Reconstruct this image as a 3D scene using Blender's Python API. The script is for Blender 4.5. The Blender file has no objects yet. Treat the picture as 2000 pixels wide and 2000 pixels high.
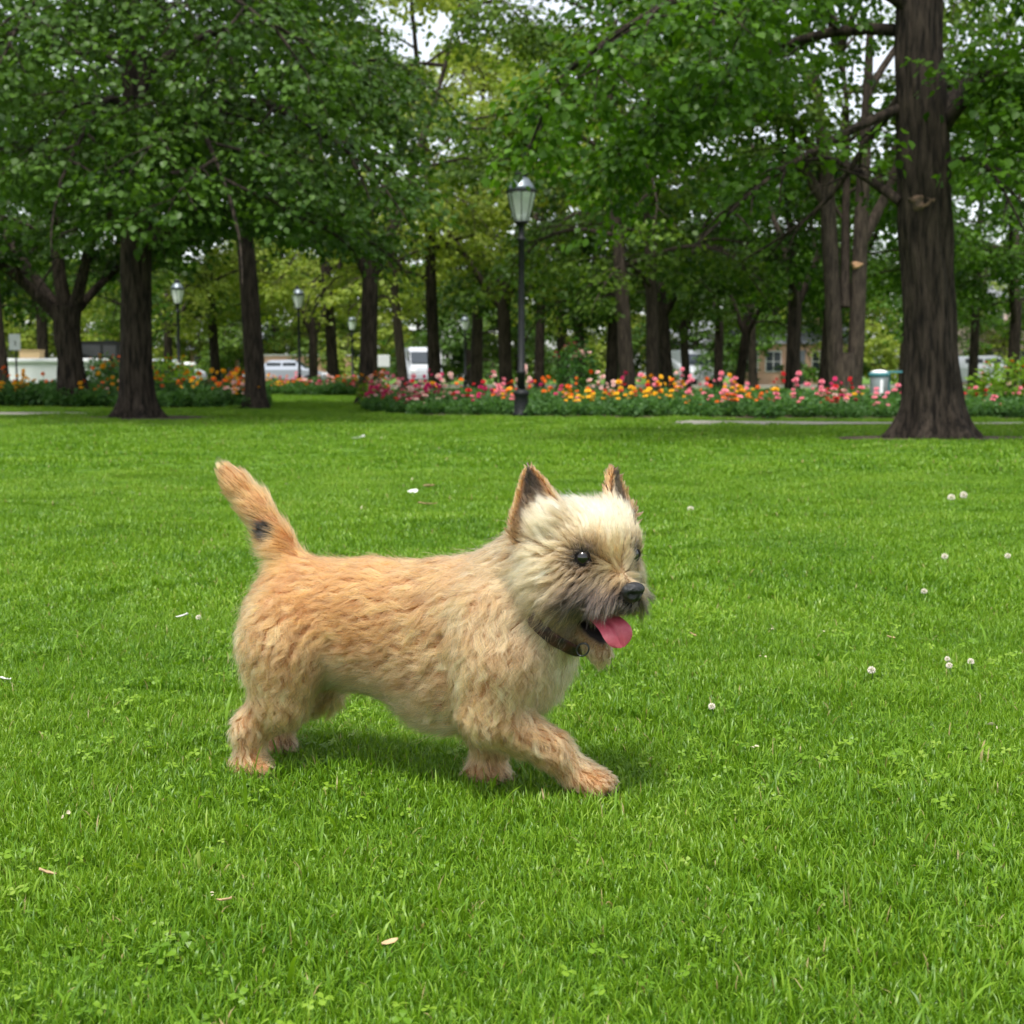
import bpy, bmesh, math, random
import numpy as np
from mathutils import Vector, Matrix

R = math.radians
scene = bpy.context.scene
COL = scene.collection

# ------------------------------------------------------------------ camera
CAM_H = 0.585                      # crouching photographer
PITCH = 5.449                      # degrees below the horizon
FPX = 2000 * 50.0 / 36.0           # focal length in photo pixels (2000 px wide)
cam_data = bpy.data.cameras.new("camera")
cam_data.lens = 50.0
cam_data.sensor_width = 36.0
cam_data.clip_start = 0.05
cam_data.clip_end = 3000.0
cam_data.dof.use_dof = True
cam_data.dof.focus_distance = 1.93
cam_data.dof.aperture_fstop = 11.0
cam = bpy.data.objects.new("camera", cam_data)
COL.objects.link(cam)
cam.location = (0, 0, CAM_H)
cam.rotation_euler = (R(90 - PITCH), 0, 0)
scene.camera = cam

# ------------------------------------------------------------------ sky and sun (bright overcast)
SUN_ELEV, SUN_AZ = 68.0, 196.0     # azimuth clockwise from +Y (behind the camera, a little left)
world = bpy.data.worlds.new("World")
scene.world = world
world.use_nodes = True
wn = world.node_tree.nodes
wl = world.node_tree.links
wn.clear()
sky = wn.new("ShaderNodeTexSky")
sky.sky_type = 'NISHITA'
sky.sun_disc = False
sky.sun_elevation = R(SUN_ELEV)
sky.sun_rotation = R(SUN_AZ)
sky.air_density = 1.0
sky.dust_density = 1.5
sky.ozone_density = 1.0
hs = wn.new("ShaderNodeHueSaturation")
hs.inputs["Saturation"].default_value = 0.30
bg = wn.new("ShaderNodeBackground")
bg.inputs["Strength"].default_value = 0.085
wo = wn.new("ShaderNodeOutputWorld")
wl.new(sky.outputs["Color"], hs.inputs["Color"])
wl.new(hs.outputs["Color"], bg.inputs["Color"])
wl.new(bg.outputs["Background"], wo.inputs["Surface"])

sun_data = bpy.data.lights.new("sun", 'SUN')
sun_data.energy = 1.5
sun_data.angle = R(13)
sun_data.color = (1.0, 0.965, 0.90)
sun = bpy.data.objects.new("sun", sun_data)
COL.objects.link(sun)
_a, _e = R(SUN_AZ), R(SUN_ELEV)
_sd = Vector((math.sin(_a) * math.cos(_e), math.cos(_a) * math.cos(_e), math.sin(_e)))
sun.rotation_euler = _sd.to_track_quat('Z', 'Y').to_euler()
sun.location = (0, 0, 40)

# ------------------------------------------------------------------ render and exposure
scene.render.engine = 'CYCLES'
scene.view_settings.view_transform = 'Standard'
scene.view_settings.look = 'None'
scene.view_settings.exposure = 1.80
scene.view_settings.gamma = 1.0
scene.view_settings.use_curve_mapping = False
cy = scene.cycles
cy.use_denoising = True
try:
    cy.denoiser = 'OPENIMAGEDENOISE'
    cy.denoising_input_passes = 'RGB_ALBEDO_NORMAL'
except Exception:
    pass
cy.max_bounces = 10
cy.diffuse_bounces = 6
cy.glossy_bounces = 3
cy.transmission_bounces = 6
cy.transparent_max_bounces = 12
cy.sample_clamp_indirect = 6.0
cy.caustics_reflective = False
cy.caustics_refractive = False
try:
    scene.cycles_curves.shape = 'RIBBONS'
    scene.cycles_curves.subdivisions = 2
except Exception:
    pass

# ------------------------------------------------------------------ helpers
_cp, _sp = math.cos(R(PITCH)), math.sin(R(PITCH))


def at(px, py, Y):
    """World point that stands at depth Y (metres in front of the camera foot) and shows at photo pixel px, py."""
    u, v = (px - 1000) / FPX, (1000 - py) / FPX
    d = (u, _cp + v * _sp, -_sp + v * _cp)
    t = Y / d[1]
    return np.array((d[0] * t, Y, CAM_H + d[2] * t))


def gnd(px, py, z=0.0):
    """Ground point under a photo pixel."""
    u, v = (px - 1000) / FPX, (1000 - py) / FPX
    d = (u, _cp + v * _sp, -_sp + v * _cp)
    t = (z - CAM_H) / d[2]
    return np.array((d[0] * t, d[1] * t, z))


def unit(v):
    v = np.asarray(v, float)
    return v / (np.linalg.norm(v) + 1e-12)


def tag(o, label=None, cat=None, group=None, kind=None):
    if label: o["label"] = label
    if cat: o["category"] = cat
    if group: o["group"] = group
    if kind: o["kind"] = kind
    return o


def empty(name, loc=(0, 0, 0), rz=0.0):
    o = bpy.data.objects.new(name, None)
    o.empty_display_size = 0.1
    COL.objects.link(o)
    o.location = tuple(loc)
    o.rotation_euler = (0, 0, rz)
    return o


def link(name, me, parent=None, mats=()):
    o = bpy.data.objects.new(name, me)
    COL.objects.link(o)
    for m in mats:
        me.materials.append(m)
    if parent is not None:
        o.parent = parent
    return o


def mesh_np(name, verts, faces, smooth=False):
    """Mesh from arrays; faces is a list or an (n, k) array."""
    me = bpy.data.meshes.new(name)
    verts = np.asarray(verts, dtype=np.float32)
    if isinstance(faces, np.ndarray):
        n, k = faces.shape
        me.vertices.add(len(verts))
        me.vertices.foreach_set("co", verts.ravel())
        me.loops.add(n * k)
        me.loops.foreach_set("vertex_index", faces.astype(np.int32).ravel())
        me.polygons.add(n)
        me.polygons.foreach_set("loop_start", np.arange(0, n * k, k, dtype=np.int32))
        me.polygons.foreach_set("loop_total", np.full(n, k, dtype=np.int32))
        me.update(calc_edges=True)
    else:
        me.from_pydata([tuple(map(float, v)) for v in verts], [], faces)
        me.update()
    if smooth:
        me.polygons.foreach_set("use_smooth", np.ones(len(me.polygons), dtype=bool))
    return me


def bm_mesh(name, bm, smooth=False):
    me = bpy.data.meshes.new(name)
    bm.normal_update()
    bm.to_mesh(me)
    bm.free()
    if smooth:
        me.polygons.foreach_set("use_smooth", np.ones(len(me.polygons), dtype=bool))
    return me


def bm_box(bm, c, s, rz=0.0, bev=0.0):
    r = bmesh.ops.create_cube(bm, size=1.0)
    vs = r["verts"]
    bmesh.ops.scale(bm, vec=s, verts=vs)
    if bev > 0:
        es = list({e for v in vs for e in v.link_edges})
        r2 = bmesh.ops.bevel(bm, geom=es, offset=bev, segments=2, affect='EDGES', profile=0.5)
        vs = list({v for f in r2["faces"] for v in f.verts} | {v for v in vs if v.is_valid})
    if rz:
        bmesh.ops.rotate(bm, cent=(0, 0, 0), matrix=Matrix.Rotation(rz, 3, 'Z'), verts=vs)
    bmesh.ops.translate(bm, vec=c, verts=vs)
    return vs


def bm_lathe(bm, prof, seg=24, c=(0, 0, 0), cap=True):
    """Surface of revolution round z; prof is a list of (radius, height)."""
    rings = []
    for r, z in prof:
        rings.append([bm.verts.new((c[0] + r * math.cos(2 * math.pi * i / seg), c[1] + r * math.sin(2 * math.pi * i / seg), c[2] + z)) for i in range(seg)])
    for a, b in zip(rings, rings[1:]):
        for i in range(seg):
            j = (i + 1) % seg
            bm.faces.new((a[i], a[j], b[j], b[i]))
    if cap:
        bm.faces.new(rings[0][::-1])
        bm.faces.new(rings[-1])
    return rings


def tube_arrays(pts, rad, seg=8, cap=True):
    """Verts and quads of a tube along pts with radii rad (arrays)."""
    pts = np.asarray(pts, float); n = len(pts)
    tan = np.gradient(pts, axis=0)
    tan /= np.linalg.norm(tan, axis=1, keepdims=True) + 1e-9
    ref = np.array((0.0, 0.0, 1.0)) if abs(tan[0][2]) < 0.9 else np.array((1.0, 0.0, 0.0))
    u = np.cross(tan[0], ref); u /= np.linalg.norm(u)
    ang = np.arange(seg) * 2 * math.pi / seg
    V = []
    for i in range(n):
        u = u - tan[i] * np.dot(u, tan[i]); u /= np.linalg.norm(u) + 1e-9
        w = np.cross(tan[i], u)
        V.append(pts[i] + rad[i] * (np.cos(ang)[:, None] * u + np.sin(ang)[:, None] * w))
    V = np.concatenate(V)
    F = []
    for i in range(n - 1):
        for s in range(seg):
            t = (s + 1) % seg
            F.append((i * seg + s, i * seg + t, (i + 1) * seg + t, (i + 1) * seg + s))
    return V, np.array(F)


# ------------------------------------------------------------------ materials
def mat(name, base=(0.5, 0.5, 0.5), rough=0.6, metal=0.0, spec=0.5, noise=None, bump=None, alpha_mix=None):
    """Principled material; noise = (scale, second colour, contrast); bump = (scale, strength)."""
    m = bpy.data.materials.new(name)
    m.use_nodes = True
    nt = m.node_tree; N = nt.nodes; L = nt.links
    p = N["Principled BSDF"]
    p.inputs["Base Color"].default_value = (*base, 1)
    p.inputs["Roughness"].default_value = rough
    p.inputs["Metallic"].default_value = metal
    p.inputs["Specular IOR Level"].default_value = spec
    tc = N.new("ShaderNodeTexCoord")
    if noise:
        t = N.new("ShaderNodeTexNoise"); t.inputs["Scale"].default_value = noise[0]; t.inputs["Detail"].default_value = 6
        L.new(tc.outputs["Object"], t.inputs["Vector"])
        r = N.new("ShaderNodeValToRGB")
        c = noise[2] if len(noise) > 2 else 0.2
        r.color_ramp.elements[0].position = 0.5 - c; r.color_ramp.elements[1].position = 0.5 + c
        r.color_ramp.elements[0].color = (*base, 1); r.color_ramp.elements[1].color = (*noise[1], 1)
        L.new(t.outputs["Fac"], r.inputs["Fac"]); L.new(r.outputs["Color"], p.inputs["Base Color"])
    if bump:
        t2 = N.new("ShaderNodeTexNoise"); t2.inputs["Scale"].default_value = bump[0]; t2.inputs["Detail"].default_value = 5
        L.new(tc.outputs["Object"], t2.inputs["Vector"])
        b = N.new("ShaderNodeBump"); b.inputs["Strength"].default_value = bump[1]; b.inputs["Distance"].default_value = 0.02
        L.new(t2.outputs["Fac"], b.inputs["Height"]); L.new(b.outputs["Normal"], p.inputs["Normal"])
    return m


# ================================================================== GROUND, PATH, ROAD
def ground_material():
    m = bpy.data.materials.new("lawn_soil"); m.use_nodes = True
    nt = m.node_tree; N = nt.nodes; L = nt.links; p = N["Principled BSDF"]
    tc = N.new("ShaderNodeTexCoord")
    a = N.new("ShaderNodeTexNoise"); a.inputs["Scale"].default_value = 0.55; a.inputs["Detail"].default_value = 8
    b = N.new("ShaderNodeTexNoise"); b.inputs["Scale"].default_value = 38; b.inputs["Detail"].default_value = 5
    L.new(tc.outputs["Object"], a.inputs["Vector"]); L.new(tc.outputs["Object"], b.inputs["Vector"])
    r = N.new("ShaderNodeValToRGB")
    r.color_ramp.elements[0].position = 0.32; r.color_ramp.elements[0].color = (0.050, 0.115, 0.010, 1)
    r.color_ramp.elements[1].position = 0.68; r.color_ramp.elements[1].color = (0.105, 0.195, 0.020, 1)
    mx = N.new("ShaderNodeMath"); mx.operation = 'MULTIPLY_ADD'; mx.inputs[1].default_value = 0.5; 
    L.new(a.outputs["Fac"], mx.inputs[0])
    h2 = N.new("ShaderNodeMath"); h2.operation = 'MULTIPLY'; h2.inputs[1].default_value = 0.5
    L.new(b.outputs["Fac"], h2.inputs[0]); L.new(h2.outputs[0], mx.inputs[2])
    L.new(mx.outputs[0], r.inputs["Fac"]); L.new(r.outputs["Color"], p.inputs["Base Color"])
    p.inputs["Roughness"].default_value = 0.95; p.inputs["Specular IOR Level"].default_value = 0.15
    return m


M_soil = mat("bare_soil", (0.055, 0.035, 0.022), 0.95, noise=(9, (0.10, 0.066, 0.042)), bump=(30, .8))
M_asph = mat("asphalt", (0.045, 0.045, 0.047), 0.9, noise=(3, (0.065, 0.065, 0.066)), bump=(60, .3))
M_path = mat("path_concrete", (0.24, 0.22, 0.185), 0.9, noise=(2.0, (0.33, 0.30, 0.26)), bump=(40, .3))


def sheet(name, poly, z, m, kind="structure"):
    o = link(name, mesh_np(name, np.array([(x, y, z) for x, y in poly]), [tuple(range(len(poly)))]), mats=[m])
    return tag(o, kind=kind)


sheet("ground", [(-400, -30), (400, -30), (400, 700), (-400, 700)], 0.0, ground_material())
# pale path that runs in front of the long bed and leaves to the right
pa = [gnd(1290, 829), gnd(1350, 831), gnd(1560, 830.5), gnd(1740, 829), gnd(2300, 830)]
pb = [gnd(2300, 827.5), gnd(1740, 826.5), gnd(1560, 825), gnd(1350, 823), gnd(1290, 826.5)]
PATHS = [[(v[0], v[1]) for v in pa + pb]]
sheet("path", PATHS[0], 0.012, M_path)
pl = [gnd(-420, 812), gnd(140, 811), gnd(190, 808.5), gnd(140, 806.5), gnd(-420, 806)]
PATHS.append([(v[0], v[1]) for v in pl])
sheet("path", PATHS[1], 0.012, M_path)
sheet("road", [(-300, 70.0), (300, 70.0), (300, 79.0), (-300, 79.0)], 0.006, M_asph)
bm = bmesh.new(); bm_box(bm, (0, 69.85, 0.03), (600, 0.30, 0.18)); bm_box(bm, (0, 79.15, 0.03), (600, 0.30, 0.18))
tag(link("kerb", bm_mesh("kerb", bm), mats=[M_path]), kind="structure")


def blob_poly(cx, cy, rx, ry, seed, n=26, amp=.16):
    r = np.random.default_rng(seed); ph = r.random(4) * 6.28
    out = []
    for i in range(n):
        a = 2 * math.pi * i / n
        k = 1 + amp * (math.sin(2 * a + ph[0]) * .5 + math.sin(3 * a + ph[1]) * .5 + math.sin(5 * a + ph[2]) * .4)
        out.append((cx + rx * k * math.cos(a), cy + ry * k * math.sin(a)))
    return out


SOIL = []        # bare rings round the trunks, kept free of grass


def soil_ring(p, rx, ry, seed):
    SOIL.append((p[0], p[1], rx * .85, ry * .85))
    sheet("soil", blob_poly(p[0], p[1], rx, ry, seed), 0.010, M_soil)


# ================================================================== TREES
def leaf_material(name, col, col2, trans, gloss=0.45):
    m = bpy.data.materials.new(name); m.use_nodes = True
    nt = m.node_tree; N = nt.nodes; L = nt.links; N.clear()
    out = N.new("ShaderNodeOutputMaterial")
    at_ = N.new("ShaderNodeAttribute"); at_.attribute_name = "leaf"
    sep = N.new("ShaderNodeSeparateColor"); L.new(at_.outputs["Color"], sep.inputs["Color"])
    mixc = N.new("ShaderNodeMix"); mixc.data_type = 'RGBA'
    L.new(sep.outputs["Red"], mixc.inputs["Factor"])
    mixc.inputs["A"].default_value = (*col, 1); mixc.inputs["B"].default_value = (*col2, 1)
    p = N.new("ShaderNodeBsdfPrincipled"); p.inputs["Roughness"].default_value = gloss; p.inputs["Specular IOR Level"].default_value = 0.18
    L.new(mixc.outputs["Result"], p.inputs["Base Color"])
    t = N.new("ShaderNodeBsdfTranslucent")
    tm = N.new("ShaderNodeMix"); tm.data_type = 'RGBA'; tm.blend_type = 'MULTIPLY'; tm.inputs["Factor"].default_value = 1
    L.new(mixc.outputs["Result"], tm.inputs["A"]); tm.inputs["B"].default_value = (*trans, 1)
    L.new(tm.outputs["Result"], t.inputs["Color"])
    ms = N.new("ShaderNodeMixShader"); ms.inputs["Fac"].default_value = 0.33
    L.new(p.outputs[0], ms.inputs[1]); L.new(t.outputs[0], ms.inputs[2]); L.new(ms.outputs[0], out.inputs["Surface"])
    return m


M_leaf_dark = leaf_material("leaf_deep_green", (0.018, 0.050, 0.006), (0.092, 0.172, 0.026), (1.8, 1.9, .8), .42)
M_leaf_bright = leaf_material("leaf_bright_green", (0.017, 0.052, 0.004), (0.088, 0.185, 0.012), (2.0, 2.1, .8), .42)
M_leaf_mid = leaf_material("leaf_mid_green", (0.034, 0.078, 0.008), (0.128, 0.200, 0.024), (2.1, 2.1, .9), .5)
M_leaf_pale = leaf_material("leaf_pale_green", (0.120, 0.185, 0.020), (0.270, 0.305, 0.048), (2.0, 2.0, .9), .5)  # raised pale: sunlight and haze on the central trees put into the colour


def bark_material(name, c1, c2, sc=1.0):
    m = bpy.data.materials.new(name); m.use_nodes = True
    nt = m.node_tree; N = nt.nodes; L = nt.links; p = N["Principled BSDF"]
    tc = N.new("ShaderNodeTexCoord"); mp = N.new("ShaderNodeMapping"); mp.inputs["Scale"].default_value = (9 * sc, 9 * sc, 1.3 * sc)
    L.new(tc.outputs["Object"], mp.inputs["Vector"])
    v = N.new("ShaderNodeTexNoise"); v.inputs["Scale"].default_value = 2.6; v.inputs["Detail"].default_value = 8; v.inputs["Roughness"].default_value = .65
    L.new(mp.outputs[0], v.inputs["Vector"])
    r = N.new("ShaderNodeValToRGB"); r.color_ramp.elements[0].position = .40; r.color_ramp.elements[1].position = .64
    r.color_ramp.elements[0].color = (*c1, 1); r.color_ramp.elements[1].color = (*c2, 1)
    L.new(v.outputs["Fac"], r.inputs["Fac"]); L.new(r.outputs["Color"], p.inputs["Base Color"])
    b = N.new("ShaderNodeBump"); b.inputs["Strength"].default_value = 0.9; b.inputs["Distance"].default_value = 0.05
    L.new(v.outputs["Fac"], b.inputs["Height"]); L.new(b.outputs["Normal"], p.inputs["Normal"])
    p.inputs["Roughness"].default_value = 0.95; p.inputs["Specular IOR Level"].default_value = 0.2
    return m


M_bark = bark_material("bark_dark", (0.011, 0.0085, 0.0065), (0.066, 0.050, 0.037))
M_bark_grey = bark_material("bark_grey_brown", (0.030, 0.023, 0.018), (0.098, 0.074, 0.056))


class Tree:
    def __init__(s, seed):
        s.r = np.random.default_rng(seed); s.V = []; s.F = []; s.nv = 0; s.sp = []; s.zcut = 0.0; s.ztop = 99.0; s.zfun = None

    def tube(s, pts, rad, seg):
        v, f = tube_arrays(pts, rad, seg)
        s.V.append(v); s.F.append(f + s.nv); s.nv += len(v)

    def trunk(s, pts, rad, seg=20, flare=1.7, lobes=5, ridge=0.0):
        """Trunk with buttress roots at the foot; pts from the ground up."""
        pts = np.asarray(pts, float); rad = np.asarray(rad, float)
        t = np.linspace(0, 1, len(pts)); n = 26 if not ridge else 90
        tt = np.concatenate([np.linspace(0, .12, n // 3), np.linspace(.125, 1, n - n // 3)])
        P_ = np.stack([np.interp(tt, t, pts[:, i]) for i in range(3)], 1); Rr = np.interp(tt, t, rad)
        for _ in range(2 if not ridge else 10): P_[1:-1] = (P_[:-2] + 2 * P_[1:-1] + P_[2:]) / 4
        v, f = tube_arrays(P_, Rr, seg)
        v = v.reshape(n, seg, 3); h = P_[:, 2] - P_[0, 2]
        ph = s.r.random(3) * 6.28
        for i in range(n):
            k = math.exp(-h[i] / (rad[0] * .80))
            c = P_[i]
            for j in range(seg):
                a = 2 * math.pi * j / seg
                bump = 1 + (flare - 1) * k * (.42 + 1.05 * (.5 + .5 * math.sin(lobes * a + ph[0])) ** 1.6 + .18 * math.sin(3 * a + ph[1])) + 0.05 * math.sin(3 * a + ph[2] + h[i] * .9) + .03 * math.sin(7 * a + h[i] * 2.3)
                if ridge:
                    w_ = a + .05 * math.sin(h[i] * 5 + ph[1]) + .03 * math.sin(h[i] * 13 + 3 * a)
                    bump += ridge * (abs(math.sin(w_ * 13 + ph[2])) + .7 * abs(math.sin(w_ * 21 + h[i] * 1.7)) - .9 + .5 * math.sin(h[i] * 9 + w_ * 8 + 2 * math.sin(w_ * 5)))
                v[i, j, :2] = c[:2] + (v[i, j, :2] - c[:2]) * bump
        v[0, :, 2] = -0.05
        v = v.reshape(-1, 3)
        s.V.append(v); s.F.append(f + s.nv); s.nv += len(v)

    def line(s, p, d, L, n, droop, wob):
        p = np.array(p, float); d = unit(d); out = [p.copy()]
        for i in range(n):
            d = unit(d + s.r.normal(size=3) * wob + np.array((0, 0, -droop * (i + 1) / n)))
            p = p + d * L / n; out.append(p.copy())
        return np.array(out)

    def limb(s, pts, r0, sub=7, subl=.42, twigs=4, seg=7, start=.28, droop=.16, spray=True, rend=.25):
        """A limb with its side branches and twigs; leaf sprays sit on the twigs."""
        pts = np.asarray(pts, float); n = len(pts)
        s.tube(pts, np.linspace(r0, r0 * rend, n), seg)
        L = np.linalg.norm(np.diff(pts, axis=0), axis=1).sum()
        for k in range(sub + 1):
            t = start + (1 - start) * (k / sub) ** .9
            q = t * (n - 1); i = min(int(q), n - 2); f = q - i
            p = pts[i] * (1 - f) + pts[i + 1] * f; d = unit(pts[i + 1] - pts[i])
            lat = unit(np.cross(d, (0, 0, 1)) + 1e-6) * (1 if k % 2 else -1)
            sd = unit(d * .75 + lat * s.r.uniform(.5, 1.0) + np.array((0, 0, s.r.uniform(-.15, .30)))) if k < sub else d
            sl = L * subl * (1.05 - .55 * t) * s.r.uniform(.75, 1.2)
            b = s.line(p, sd, sl, 5, droop, .10)
            s.tube(b, np.linspace(r0 * .36, r0 * .08, 6), 5)
            for m in range(twigs + 1):
                u = .25 + .75 * m / twigs
                q2 = u * 5; i2 = min(int(q2), 4); f2 = q2 - i2
                p2 = b[i2] * (1 - f2) + b[i2 + 1] * f2; d2 = unit(b[i2 + 1] - b[i2])
                lat2 = unit(np.cross(d2, (0, 0, 1)) + 1e-6) * (1 if m % 2 else -1)
                td = unit(d2 * .8 + lat2 * .8 + s.r.normal(size=3) * .15) if m < twigs else d2
                tl = s.r.uniform(.35, .7)
                e = p2 + td * tl + np.array((0, 0, -.10 * tl))
                if e[2] < (s.zfun(e) if s.zfun else s.zcut) + s.r.normal(0, .16): continue
                if e[2] > s.ztop and s.r.random() < .5: continue
                s.tube(np.array([p2, (p2 + e) / 2 + (0, 0, .03), e]), np.array([.010, .007, .004]), 3)
                s.sp.append(np.concatenate([(p2 + e) / 2, td]))
                s.sp.append(np.concatenate([e, td]))

    def leaves(s, per, size, rs, near=True, keep=1.0, flat=.16):
        r = s.r
        sp = np.array(s.sp)
        if keep < 1: sp = sp[r.random(len(sp)) < keep]
        n = len(sp); c = np.repeat(sp[:, :3], per, 0); d = np.repeat(sp[:, 3:], per, 0)
        M = n * per
        ang = r.random(M) * 6.283; rr = rs * np.sqrt(r.random(M))
        # sprays are flat plates that tilt outward and hang a little
        tilt = np.repeat(r.normal(0, .22, (n, 2)), per, 0)
        off = np.stack([np.cos(ang) * rr, np.sin(ang) * rr, np.zeros(M)], 1)
        off[:, 2] = off[:, 0] * tilt[:, 0] + off[:, 1] * tilt[:, 1] - .35 * rr * rr / rs + r.normal(0, flat * rs * .6, M)
        base = c + off
        ld = off / (rr[:, None] + 1e-6) * .8 + d * .5 + r.normal(size=(M, 3)) * .45
        ld[:, 2] -= r.uniform(.15, .75, M)
        ld /= np.linalg.norm(ld, axis=1, keepdims=True)
        nn = r.normal(size=(M, 3)) * .42 + np.array((0, 0, 1.0)) + off / rs * .25
        nn -= ld * (nn * ld).sum(1, keepdims=True); nn /= np.linalg.norm(nn, axis=1, keepdims=True)
        sd = np.cross(ld, nn)
        sz = size * r.uniform(.6, 1.25, M)[:, None]
        if near:
            prof = ((0, 0, 0), (.36, .22, .05), (.44, .55, .07), (0, 1.0, -.10), (-.44, .55, .07), (-.36, .22, .05))
            quads = np.array(((0, 1, 2, 3), (0, 3, 4, 5)))
        else:
            prof = ((0, 0, 0), (.42, .5, .06), (0, 1.0, -.08), (-.42, .5, .06)); quads = np.array(((0, 1, 2, 3),))
        V = np.stack([base + (sd * x + ld * y + nn * z) * sz for x, y, z in prof], 1)
        k = len(prof)
        F = (np.arange(M)[:, None, None] * k + quads[None]).reshape(-1, 4)
        me = mesh_np("crown", V.reshape(-1, 3), F)
        cl = (np.repeat(r.random(n), per) * .5 + r.random(M) * .5) ** 1.35
        cc = np.repeat(np.stack([cl, cl, cl, np.ones(M)], 1), k, 0)
        a = me.color_attributes.new("leaf", 'FLOAT_COLOR', 'POINT')
        a.data.foreach_set("color", cc.astype(np.float32).ravel())
        return me

    def wood(s):
        me = mesh_np("trunk", np.concatenate(s.V), np.concatenate(s.F), smooth=True)
        return me


def generic_tree(seed, hgt=12.0, first=2.6, rad=.22, spread=4.2, limbs=15, fork=0, per=20, size=.145, rs=.42, keep=1.0, sub=6, twigs=3, droop=.16, zcut=2.7):
    """A park tree standing at the origin."""
    T = Tree(seed); r = T.r; T.zcut = zcut
    top = hgt * .80
    bend = r.normal(0, .18, 2)
    pts = [(0, 0, 0), (bend[0] * .3, bend[1] * .3, top * .25), (bend[0], bend[1], top * .5), (bend[0] * .6, bend[1] * .6, top)]
    if fork:
        pts = pts[:2] + [(bend[0] * .3, bend[1] * .3, first + .5)]
        T.trunk(pts, (rad * 1.1, rad, rad * .9), 14, 1.6)
        for k in range(fork):
            a = 6.283 * k / fork + r.random() * .6
            d = (math.cos(a) * .5, math.sin(a) * .5, 1)
            b = T.line((bend[0] * .25, bend[1] * .25, first * .86), d, top * .75, 8, -.05, .07)
            T.tube(b, np.linspace(rad * .62, rad * .15, 9), 9)
            for i in range(limbs // fork):
                q = r.uniform(.22, 1) * 8; i0 = min(int(q), 7); p = b[i0]
                aa = a + r.uniform(-1.9, 1.9); z = p[2]
                L = spread * (1 - .45 * abs(z - hgt * .45) / (hgt * .5)) * r.uniform(.55, .95)
                ln_ = T.line(p, (math.cos(aa), math.sin(aa), r.uniform(.0, .5)), max(L, 1.2), 7, .16, .07)
                T.limb(ln_, rad * .24, sub, .42, twigs, 6, droop=droop)
    else:
        T.trunk(pts, (rad * 1.15, rad, rad * .75, rad * .25), 14, 1.6)
        for i in range(limbs):
            f = i / (limbs - 1); z = first + (top - first) * f ** .92
            a = i * 2.39996 + r.random() * .5
            p = np.array([np.interp(z, [q[2] for q in pts], [q[j] for q in pts]) for j in range(3)])
            prof = math.sin(math.pi * min(1, .30 + .68 * f)) ** .8
            L = spread * prof * r.uniform(.8, 1.12) + .4
            up = .35 + .65 * f
            ln_ = T.line(p, (math.cos(a), math.sin(a), up), L, 8, .20 + .14 * (1 - f), .06)
            T.limb(ln_, rad * (.42 - .22 * f), sub, .42, twigs, 6, droop=droop)
    return T.wood(), T.leaves(per, size, rs, near=False, keep=keep)


def place_tree(me_w, me_c, bark, leaf, loc, rz, sc, label, group=None, lean=(0, 0)):
    e = empty("tree", (loc[0], loc[1], 0), rz)
    e.scale = (sc, sc, sc); e.rotation_euler = (lean[0], lean[1], rz)
    tag(e, label, "tree", group)
    w = bpy.data.objects.new("trunk", me_w); COL.objects.link(w); w.parent = e
    c = bpy.data.objects.new("crown", me_c); COL.objects.link(c); c.parent = e
    for o, m in ((w, bark), (c, leaf)):
        if not o.data.materials: o.data.materials.append(None)
        o.material_slots[0].link = 'OBJECT'; o.material_slots[0].material = m
    return e


def custom_tree(T, base, bark, leaf, label, per, size, rs, near=True, keep=1.0):
    """Tree whose wood was laid out in world coordinates: moved so that its foot is the origin."""
    b = Vector((base[0], base[1], 0))
    w, c = T.wood(), T.leaves(per, size, rs, near, keep)
    w.transform(Matrix.Translation(-b)); c.transform(Matrix.Translation(-b))
    return place_tree(w, c, bark, leaf, b, 0, 1, label)


def P3(Y, *pts):
    """Polyline from (px, py) or (px, py, dY)."""
    return np.array([at(p[0], p[1], Y + (p[2] if len(p) > 2 else 0)) for p in pts])


def resample(pts, n=9):
    pts = np.asarray(pts, float); d = np.r_[0, np.cumsum(np.linalg.norm(np.diff(pts, axis=0), axis=1))]
    t = np.linspace(0, d[-1], n)
    o = np.stack([np.interp(t, d, pts[:, i]) for i in range(3)], 1)
    for _ in range(2): o[1:-1] = (o[:-2] + 2 * o[1:-1] + o[2:]) / 4
    return o


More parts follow.
